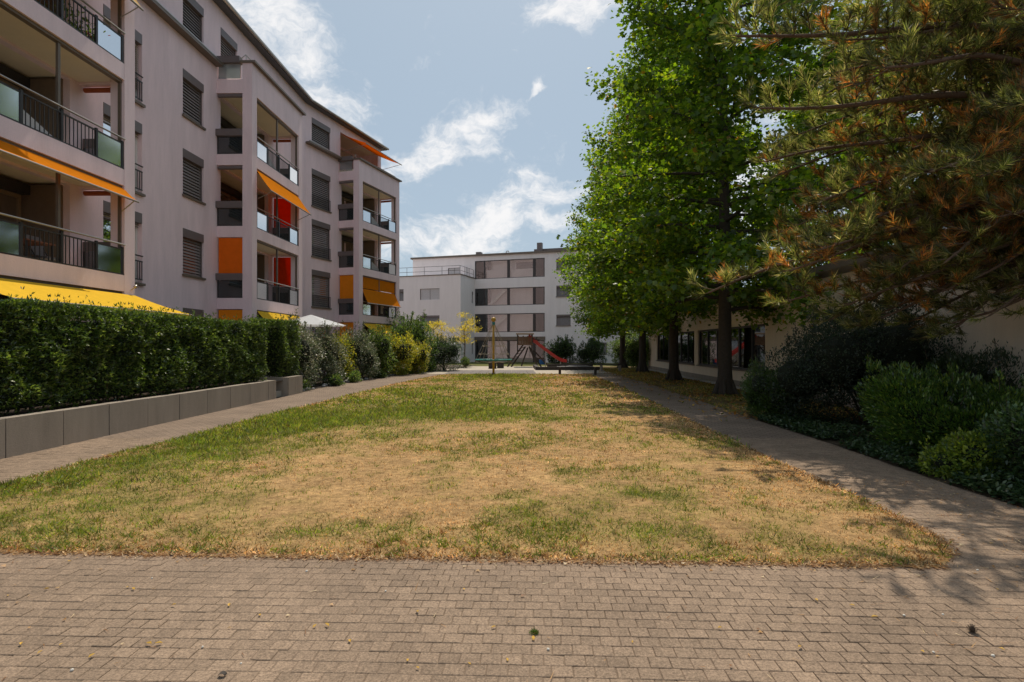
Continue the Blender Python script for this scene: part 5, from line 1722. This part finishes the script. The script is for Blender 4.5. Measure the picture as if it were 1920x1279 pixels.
    MB().xbox(X(1050), X(1052), Y - .08, Y + .08, 0, .40).xbox(X(1022), X(1023.5), Y - .06, Y + .06, 0, 1.2).build('support', 'metal_light', sl)
    # sandpit edged with timber and covered by a dark sheet
    sp = thing('sandpit', (4.1, 40.5, 0), 'timber-edged sandpit under a dark cover sheet', 'sandpit')
    MB().xbox(1.62, 6.2, 39.3, 39.55, 0, .22).build('timber_edge', 'timber_dark', sp)
    MB().xbox(1.62, 1.87, 39.56, 44.4, 0, .215).build('timber_edge', 'timber_dark', sp)
    MB().xbox(2.7, 6.2, 44.1, 44.4, 0, .26).build('timber_edge', 'timber_dark', sp)
    cv = MB()
    gx, gy = 12, 8
    pts = [(3.4 + 2.7 * i / gx, 39.7 + 4.2 * j / gy, .10 + .14 * math.sin(math.pi * i / gx) * math.sin(math.pi * j / gy) + random.uniform(-.03, .03)) for j in range(gy + 1) for i in range(gx + 1)]
    cv.add(pts, [(j * (gx + 1) + i, j * (gx + 1) + i + 1, (j + 1) * (gx + 1) + i + 1, (j + 1) * (gx + 1) + i) for j in range(gy) for i in range(gx)])
    cv.build('cover_sheet', 'tarp', sp, True)
    MB().quad((1.9, 39.6, .06), (3.5, 39.6, .06), (3.5, 44, .06), (1.9, 44, .06)).build('sand', 'play_gravel', sp)
    # bollards at the end of the lawn
    for x, y, lab in ((2.72, 32.75, 'short dark wooden bollard at the end of the lawn, left one'), (4.72, 32.6, 'short dark wooden bollard at the end of the lawn, right one near the path')):
        t = thing('bollard', (x, y, 0), lab, 'bollard', 'wooden bollards at the lawn end')
        MB().tube([(x, y, -.02), (x, y, .40), (x, y, .43)], [.075, .075, .06], 12).build('post', 'timber_dark', t)
        MB().tube([(x, y, .431), (x, y, .452)], [.055, .03], 12).build('cap', 'timber', t)
    # tubular rail and long bench
    rl = thing('low_rail', (4.4, 43, 0), 'thin low tubular rail behind the sandpit', 'railing')
    MB().tube([(3.55, 38.6, .52), (6.0, 38.6, .52)], .022, 6).build('top_bar', 'metal_dark', rl)
    for x in (3.6, 4.4, 5.2, 5.95):
        MB().tube([(x, 38.6, 0), (x, 38.6, .51)], .018, 6).build('post', 'metal_dark', rl)
    be = thing('park_bench', (6.4, 37.6, 0), 'long dark timber bench without back beside the sandpit', 'bench')
    for k in range(3):
        MB().xbox(5.55, 7.3, 37.2 + k * .15, 37.33 + k * .15, .40, .45).build('seat_plank', 'timber_dark', be)
    for x in (5.8, 7.0):
        MB().xbox(x - .06, x + .06, 37.22, 37.6, 0, .40).build('leg', 'concrete', be)
    bt = thing('toy_box', (2.7, 52, 0), 'small blue plastic tub standing behind the slide tower', 'tub')
    MB().tube([(2.75, 52, 0), (2.75, 52, .42), (2.75, 52, .44)], [.26, .32, .33], 14).build('body', 'blue_plastic', bt)
    MB().tube([(2.75, 52, .441), (2.75, 52, .47)], [.32, .29], 14).build('lid', 'terracotta', bt)


playground()


# ------------------------------------------------------------------ things on the balconies and in the gardens
def plant_pot(p, lab, seed, flower=False, w=.5):
    rs = random.Random(seed)
    x, y, z = p
    t = thing('potted_plant', p, lab, 'plant', 'plants on the balconies')
    MB().tube([(x, y, z), (x, y, z + .25), (x, y, z + .27)], [.12, .16, .165], 10).build('pot', 'terracotta', t)
    n = 260
    P = np.array(p)[None] + np.array([0, 0, .5])[None] + rng.normal(0, 1, (n, 3)) * np.array([.16, .26, .2]) * w * 2
    C = pick([(0.08, 0.14, 0.02), (0.13, 0.2, 0.03), (0.05, 0.09, 0.015)], n)
    if flower:
        k = rng.random(n) < .12; C[k] = (.55, .10, .03)
    scatter('foliage', 'oval', P, rdir(n), rdir(n), .10 * rng.uniform(.6, 1.3, n), C, 'leaf', t)


def garden_things():
    plant_pot(FA.p(-5.2, .95, ZL[3] - .17), 'leafy plant with red flowers on the top left balcony', 1, True)
    plant_pot(FA.p(-5.9, .95, ZL[3] - .17), 'bright green leafy plant on the top left balcony, nearer the bars', 2)
    plant_pot(FA.p(3.2, .55, ZL[2] - .17), 'green plant behind the side panel of the middle tower', 3)
    # table and chairs on the nearest balcony
    for k, (s, lab) in enumerate(((-7.2, 'dark folding chair on the balcony just above the yellow awning, left one'), (-5.9, 'dark folding chair on the balcony just above the yellow awning, right one'))):
        z = ZL[1] - .17
        c = thing('folding_chair', FA.p(s, .3, z), lab, 'chair', 'folding chairs on the balcony')
        MB().box(FA, s - .22, s + .22, .1, .5, z + .42, z + .46).build('seat', 'grey_furniture', c)
        MB().slab(FA.p(s - .22, .10, z + .5), FA.p(s + .22, .10, z + .5), FA.p(s + .22, -.06, z + .98), FA.p(s - .22, -.06, z + .98), .03).build('backrest', 'grey_furniture', c)
        for a in (-.2, .2):
            MB().tube([FA.p(s + a, .48, z), FA.p(s + a, .0, z + .8)], .014, 5).build('leg', 'metal_dark', c)
            MB().tube([FA.p(s + a, .02, z), FA.p(s + a, .45, z + .44)], .014, 5).build('leg', 'metal_dark', c)
    z = ZL[1] - .17
    c = thing('balcony_table', FA.p(-6.55, .35, z), 'small table with a patterned cloth on the balcony above the yellow awning', 'table')
    MB().box(FA, -6.95, -6.15, .0, .75, z + .70, z + .73).build('table_top', 'terracotta', c)
    for a, d in ((-6.9, .05), (-6.2, .05), (-6.9, .7), (-6.2, .7)):
        MB().tube([FA.p(a, d, z), FA.p(a, d, z + .70)], .018, 5).build('leg', 'metal_dark', c)
    # shade cloths seen as triangles behind the bars
    for fr, s0, s1, i, lab in ((FA, -8.4, -6.8, 2, 'grey triangular cloth behind the bars of the second-floor near balcony'), (FA, 3.6, 5.0, 3, 'grey triangular cloth behind the bars of the middle tower top balcony'),
                               (FB, 4.3, 5.8, 3, 'grey triangular cloth behind the bars of the far tower top balcony'), (FB, 4.3, 5.8, 2, 'grey triangular cloth behind the bars of the far tower second balcony')):
        z = ZL[i]
        m = MB().add([fr.p(s0, 1.28, z + .06), fr.p(s1, 1.28, z + .06), fr.p(s0, 1.28, z + .68), fr.p(s0, 1.268, z + .06), fr.p(s1, 1.268, z + .06), fr.p(s0, 1.268, z + .68)], [(0, 1, 2), (5, 4, 3), (0, 3, 4, 1), (1, 4, 5, 2), (2, 5, 3, 0)])
        setp(m.build('shade_cloth', 'slat_light'), lab, 'cloth', 'shade cloths on balcony railings')
    # white parasol beyond the hedge
    cx, cy = -8.8, 25.2
    u = thing('garden_parasol', (cx, cy, 0), 'white garden parasol peeking over the silvery shrubs', 'parasol')
    MB().tube([(cx, cy, 0), (cx, cy, 3.0)], .03, 8).build('pole', 'metal_light', u)
    m = MB()
    n = 8
    ringp = [(cx + 1.55 * math.cos(2 * math.pi * k / n), cy + 1.55 * math.sin(2 * math.pi * k / n), 2.52) for k in range(n)]
    m.add([(cx, cy, 3.0)] + ringp, [(0, 1 + k, 1 + (k + 1) % n) for k in range(n)])
    m.build('canopy', 'fabric_white', u)
    rb = MB()
    for q in ringp: rb.tube([(cx, cy, 2.97), (q[0], q[1], 2.50)], .01, 4)
    rb.build('ribs', 'metal_light', u)
    # laundry on the far tower, first floor
    setp(MB().box(FB, 5.9, 6.25, 1.10, 1.115, ZL[1] + .22, ZL[1] + .60).box(FB, 5.8, 6.35, 1.10, 1.116, ZL[1] + .601, ZL[1] + .72).build('drying_shirt', 'white_cloth'), 'white shirt hung to dry on the far tower balcony', 'shirt')
    c = thing('laundry_line', FB.p(5.5, 1.1, ZL[1] + .72), 'thin line that carries the white shirt', 'line')
    MB().tube([FB.p(3.6, 1.108, ZL[1] + .73), FB.p(7.4, 1.108, ZL[1] + .73)], .006, 5).build('cord', 'metal_dark', c)


garden_things()


# ------------------------------------------------------------------ litter on the ground
def litter():
    # loose straw, needles and leaf crumbs: nobody could count them
    n = 16000
    x = rng.uniform(-5.5, 6, n); y = rng.uniform(2.4, 7.0, n)
    fe = front_edge(x)
    dist = fe - y
    right = (x > 3.6) & (x < 5.1)
    near_edge = np.exp(-np.abs(dist) / .07)
    clump = fbm(x * 1.7 + 4, y * 1.7, 3)
    pr = np.where(dist > -.06, near_edge * .9 + .045 * (clump > .55) + .02 + .05 * (x > 2.2), np.where(right, .35 + .35 * (clump > .55), 0.0))
    ok = rng.random(n) < pr
    x, y = x[ok], y[ok]
    # many more right on the edge of the lawn
    m = 5200
    ex = rng.uniform(-4.6, 3.14, m); ey = front_edge(ex) + rng.normal(0, .028, m) + .05 * (fbm(ex * 2.5, ex * 0 + 3) - .5)
    m2 = 1200
    ry = rng.uniform(4.3, 8, m2); rx = interp(LAWN_R, ry) + rng.normal(0, .04, m2)
    x = np.concatenate([x, ex, rx]); y = np.concatenate([y, ey, ry])
    k = len(x)
    d = rdir(k); d[:, 2] *= .14; d[:, 2] = np.abs(d[:, 2])
    P = np.stack([x, y, np.full(k, .006) + rng.random(k) * .006], 1)
    thin = rng.random(k) < .72
    size = np.where(thin, rng.uniform(.025, .085, k), rng.uniform(.012, .032, k))
    wid = np.where(thin, .0052, size * .9)
    c = np.where((rng.random(k) < .5)[:, None], pick([(0.36, 0.20, 0.075), (0.28, 0.14, 0.055), (0.45, 0.30, 0.14)], k), pick([(0.20, 0.10, 0.045), (0.40, 0.24, 0.10), (0.5, 0.40, 0.24)], k))
    setp(scatter('dry_litter', 'blade', P, d, np.array([[0, 0, 1.0]]).repeat(k, 0) + rdir(k) * .3, size, c, 'grass_blade', width=wid), 'dry needles, straw and leaf crumbs strewn on paving and lawn edge', 'litter', kind='stuff')
    # leaf litter under the trees
    n = 9000
    x = rng.uniform(3.4, 9.0, n); y = rng.uniform(12, 40, n)
    ok = (x > interp(BED_R, y) - np.abs(rng.normal(0, .5, n))) & (fbm(x, y * .8) > .36)
    x, y = x[ok], y[ok]
    x2 = rng.uniform(1.0, 4.4, 1500); y2 = rng.uniform(22, 33, 1500)
    x = np.concatenate([x, x2]); y = np.concatenate([y, y2]); k = len(x)
    P = np.stack([x, y, np.full(k, .025)], 1)
    d = rdir(k); d[:, 2] = np.abs(d[:, 2]) * .25
    setp(scatter('fallen_leaf_carpet', 'oval', P, d, np.array([[0, 0, 1.0]]).repeat(k, 0) + rdir(k) * .4, rng.uniform(.07, .14, k), pick([(0.30, 0.15, 0.04), (0.20, 0.10, 0.035), (0.40, 0.25, 0.06), (0.10, 0.11, 0.03)], k), 'grass_blade'),
         'brown fallen leaves under the row of trees', 'leaves', kind='stuff')
    # verge grass
    n = 26000
    x = rng.uniform(5.2, 9.2, n); y = rng.uniform(12.8, 42, n)
    ok = (x > interp(BED_R, y) + rng.normal(0, .06, n)) & (fbm(x * .9 + 5, y * .6) > .40)
    x, y = x[ok], y[ok]; k = len(x)
    d = rdir(k); d[:, 2] = np.abs(d[:, 2]) + .4
    setp(scatter('verge_grass', 'blade', np.stack([x, y, np.full(k, .004)], 1), d, rdir(k), rng.uniform(.04, .10, k), pick(np.concatenate([GREEN, STRAW[:2]]), k), 'grass_blade', width=np.full(k, .016)),
         'thin patchy grass under the row of trees', 'grass', kind='stuff')
    # single yellow leaves and pale crumbs one can point at
    rs = random.Random(3)
    leafme = bpy.data.meshes.new('fallen_leaf')
    tv, tf = TEMPL['oval']
    lv = []
    for (a, b_, c_) in tv: lv.append((a * .034, (b_ - .5) * .034, .006 + abs(a) * .02 + .004 * b_))
    lv2 = [(a, b_, z - .0012) for a, b_, z in lv]
    k = len(lv)
    leafme.from_pydata(lv + lv2, [], [(0, 1, 2, 3), (0, 3, 4, 5), (k, k + 3, k + 2, k + 1), (k, k + 5, k + 4, k + 3)] + [(i, (i + 1) % k, k + (i + 1) % k, k + i) for i in range(k)])
    leafme.update()
    plain('leaf_yellow', (.52, .31, .05), .7, var=.3, scale=60)
    leafme.materials.append(MATS['leaf_yellow'])
    pxs = [(15, 1119), (87, 1107), (240, 1103), (250, 1107), (326, 1137), (40, 1210), (115, 1211), (172, 1233), (75, 1226), (280, 1210), (298, 1210), (487, 1156), (590, 1177), (613, 1175), (783, 1150), (656, 1205), (764, 1241), (880, 1247), (951, 1240), (926, 1179), (1000, 1200), (870, 1107), (783, 1255), (1186, 1206), (1530, 1128), (1598, 1138), (1640, 1160), (1730, 1224), (1878, 1220), (1870, 1107), (1500, 1216), (430, 1137), (130, 1055), (1350, 1180)]
    for (u, v) in pxs:
        yy = 1728 / (v - 650); xx = (u - 960) / 1080 * yy
        o = bpy.data.objects.new('fallen_leaf', leafme); COL.objects.link(o)
        o.location = (xx, yy, .004); s = rs.uniform(.55, 1.15); o.scale = (s, s, s); o.rotation_euler = (rs.uniform(-.15, .15), rs.uniform(-.15, .15), rs.uniform(0, 6.28))
        setp(o, 'small yellow fallen leaf lying on the grey paving', 'leaf', 'yellow leaves on the paving')
    pebme = MB().ball((0, 0, .008), .014, 7, 5, .75, .15).build('pebble', 'white_stone')
    me = pebme.data; bpy.data.objects.remove(pebme)
    for (u, v) in [(723, 1109), (380, 1214), (1028, 1219), (1695, 1155), (1768, 1153), (135, 1258), (452, 1245), (1833, 1070), (285, 1085), (575, 1072), (1862, 1231), (1750, 1224)]:
        yy = 1728 / (v - 650); xx = (u - 960) / 1080 * yy
        o = bpy.data.objects.new('pebble', me); COL.objects.link(o)
        s = rs.uniform(.35, .7); o.location = (xx, yy, .0); o.scale = (s, s, s); o.rotation_euler = (0, 0, rs.uniform(0, 6))
        setp(o, 'tiny pale pebble lying on the grey paving', 'pebble', 'pale pebbles on the paving')
    # pine cone
    yy = 1728 / (1186 - 650); xx = (1823 - 960) / 1080 * yy
    pc = thing('pine_cone', (xx, yy, 0), 'dark open pine cone on the paving at lower right', 'pine cone')
    MB().ball((xx, yy, .024), .018, 8, 6, 1.25).build('core', 'cone', pc)
    sc = MB()
    for k in range(38):
        f_ = k / 38; a = k * 2.39996
        z = .005 + .046 * f_; rr = .030 * math.sin(math.pi * (f_ * .8 + .14))
        c_ = Vector((xx + math.cos(a) * rr, yy + math.sin(a) * rr, z))
        o_ = Vector((math.cos(a), math.sin(a), .45)); s_ = Vector((-math.sin(a), math.cos(a), 0))
        sc.add([c_ - s_ * .004 - o_ * .008, c_ + s_ * .004 - o_ * .008, c_ + s_ * .007 + o_ * .002, c_ + o_ * .007 + Vector((0, 0, .003)), c_ - s_ * .007 + o_ * .002], [(0, 1, 2, 3, 4)])
    sc.build('scales', 'cone', pc)
    pc.scale = (.8, .8, .8)
    # moss tuft in a joint
    yy = 1728 / (1188 - 650); xx = (1003 - 960) / 1080 * yy
    t = thing('moss_tuft', (xx, yy, 0), 'little dark green moss tuft growing from a paving joint', 'moss')
    n = 160
    P = np.array([xx, yy, .004])[None] + rng.normal(0, 1, (n, 3)) * np.array([.011, .010, .001])
    d = rdir(n); d[:, 2] = np.abs(d[:, 2]) + .5
    scatter('blades', 'blade', P, d, rdir(n), rng.uniform(.012, .03, n), pick([(0.05, .10, .015), (.08, .13, .02)], n), 'grass_blade', t, width=np.full(n, .004))
    # curled dark leaf at the bottom edge
    yy = 1728 / (1268 - 650); xx = (417 - 960) / 1080 * yy
    m = MB()
    pr = [(math.cos(a) * .018, math.sin(a) * .018 + .004) for a in np.linspace(.2, 2.9, 7)]
    vs = [(xx + p[0], yy + q, p[1] * .9) for q in (-.012, .012) for p in pr]
    vs2 = [(xx + p[0] * .93, yy + q, p[1] * .84) for q in (-.012, .012) for p in pr]
    m.add(vs + vs2, [(i, i + 1, 7 + i + 1, 7 + i) for i in range(6)] + [(14 + i, 21 + i, 21 + i + 1, 14 + i + 1) for i in range(6)] + [(i, 14 + i, 14 + i + 1, i + 1) for i in range(6)] + [(7 + i, 7 + i + 1, 21 + i + 1, 21 + i) for i in range(6)])
    setp(m.build('curled_leaf', 'timber_dark'), 'curled blackish dry leaf at the lower left edge of the paving', 'leaf')


litter()
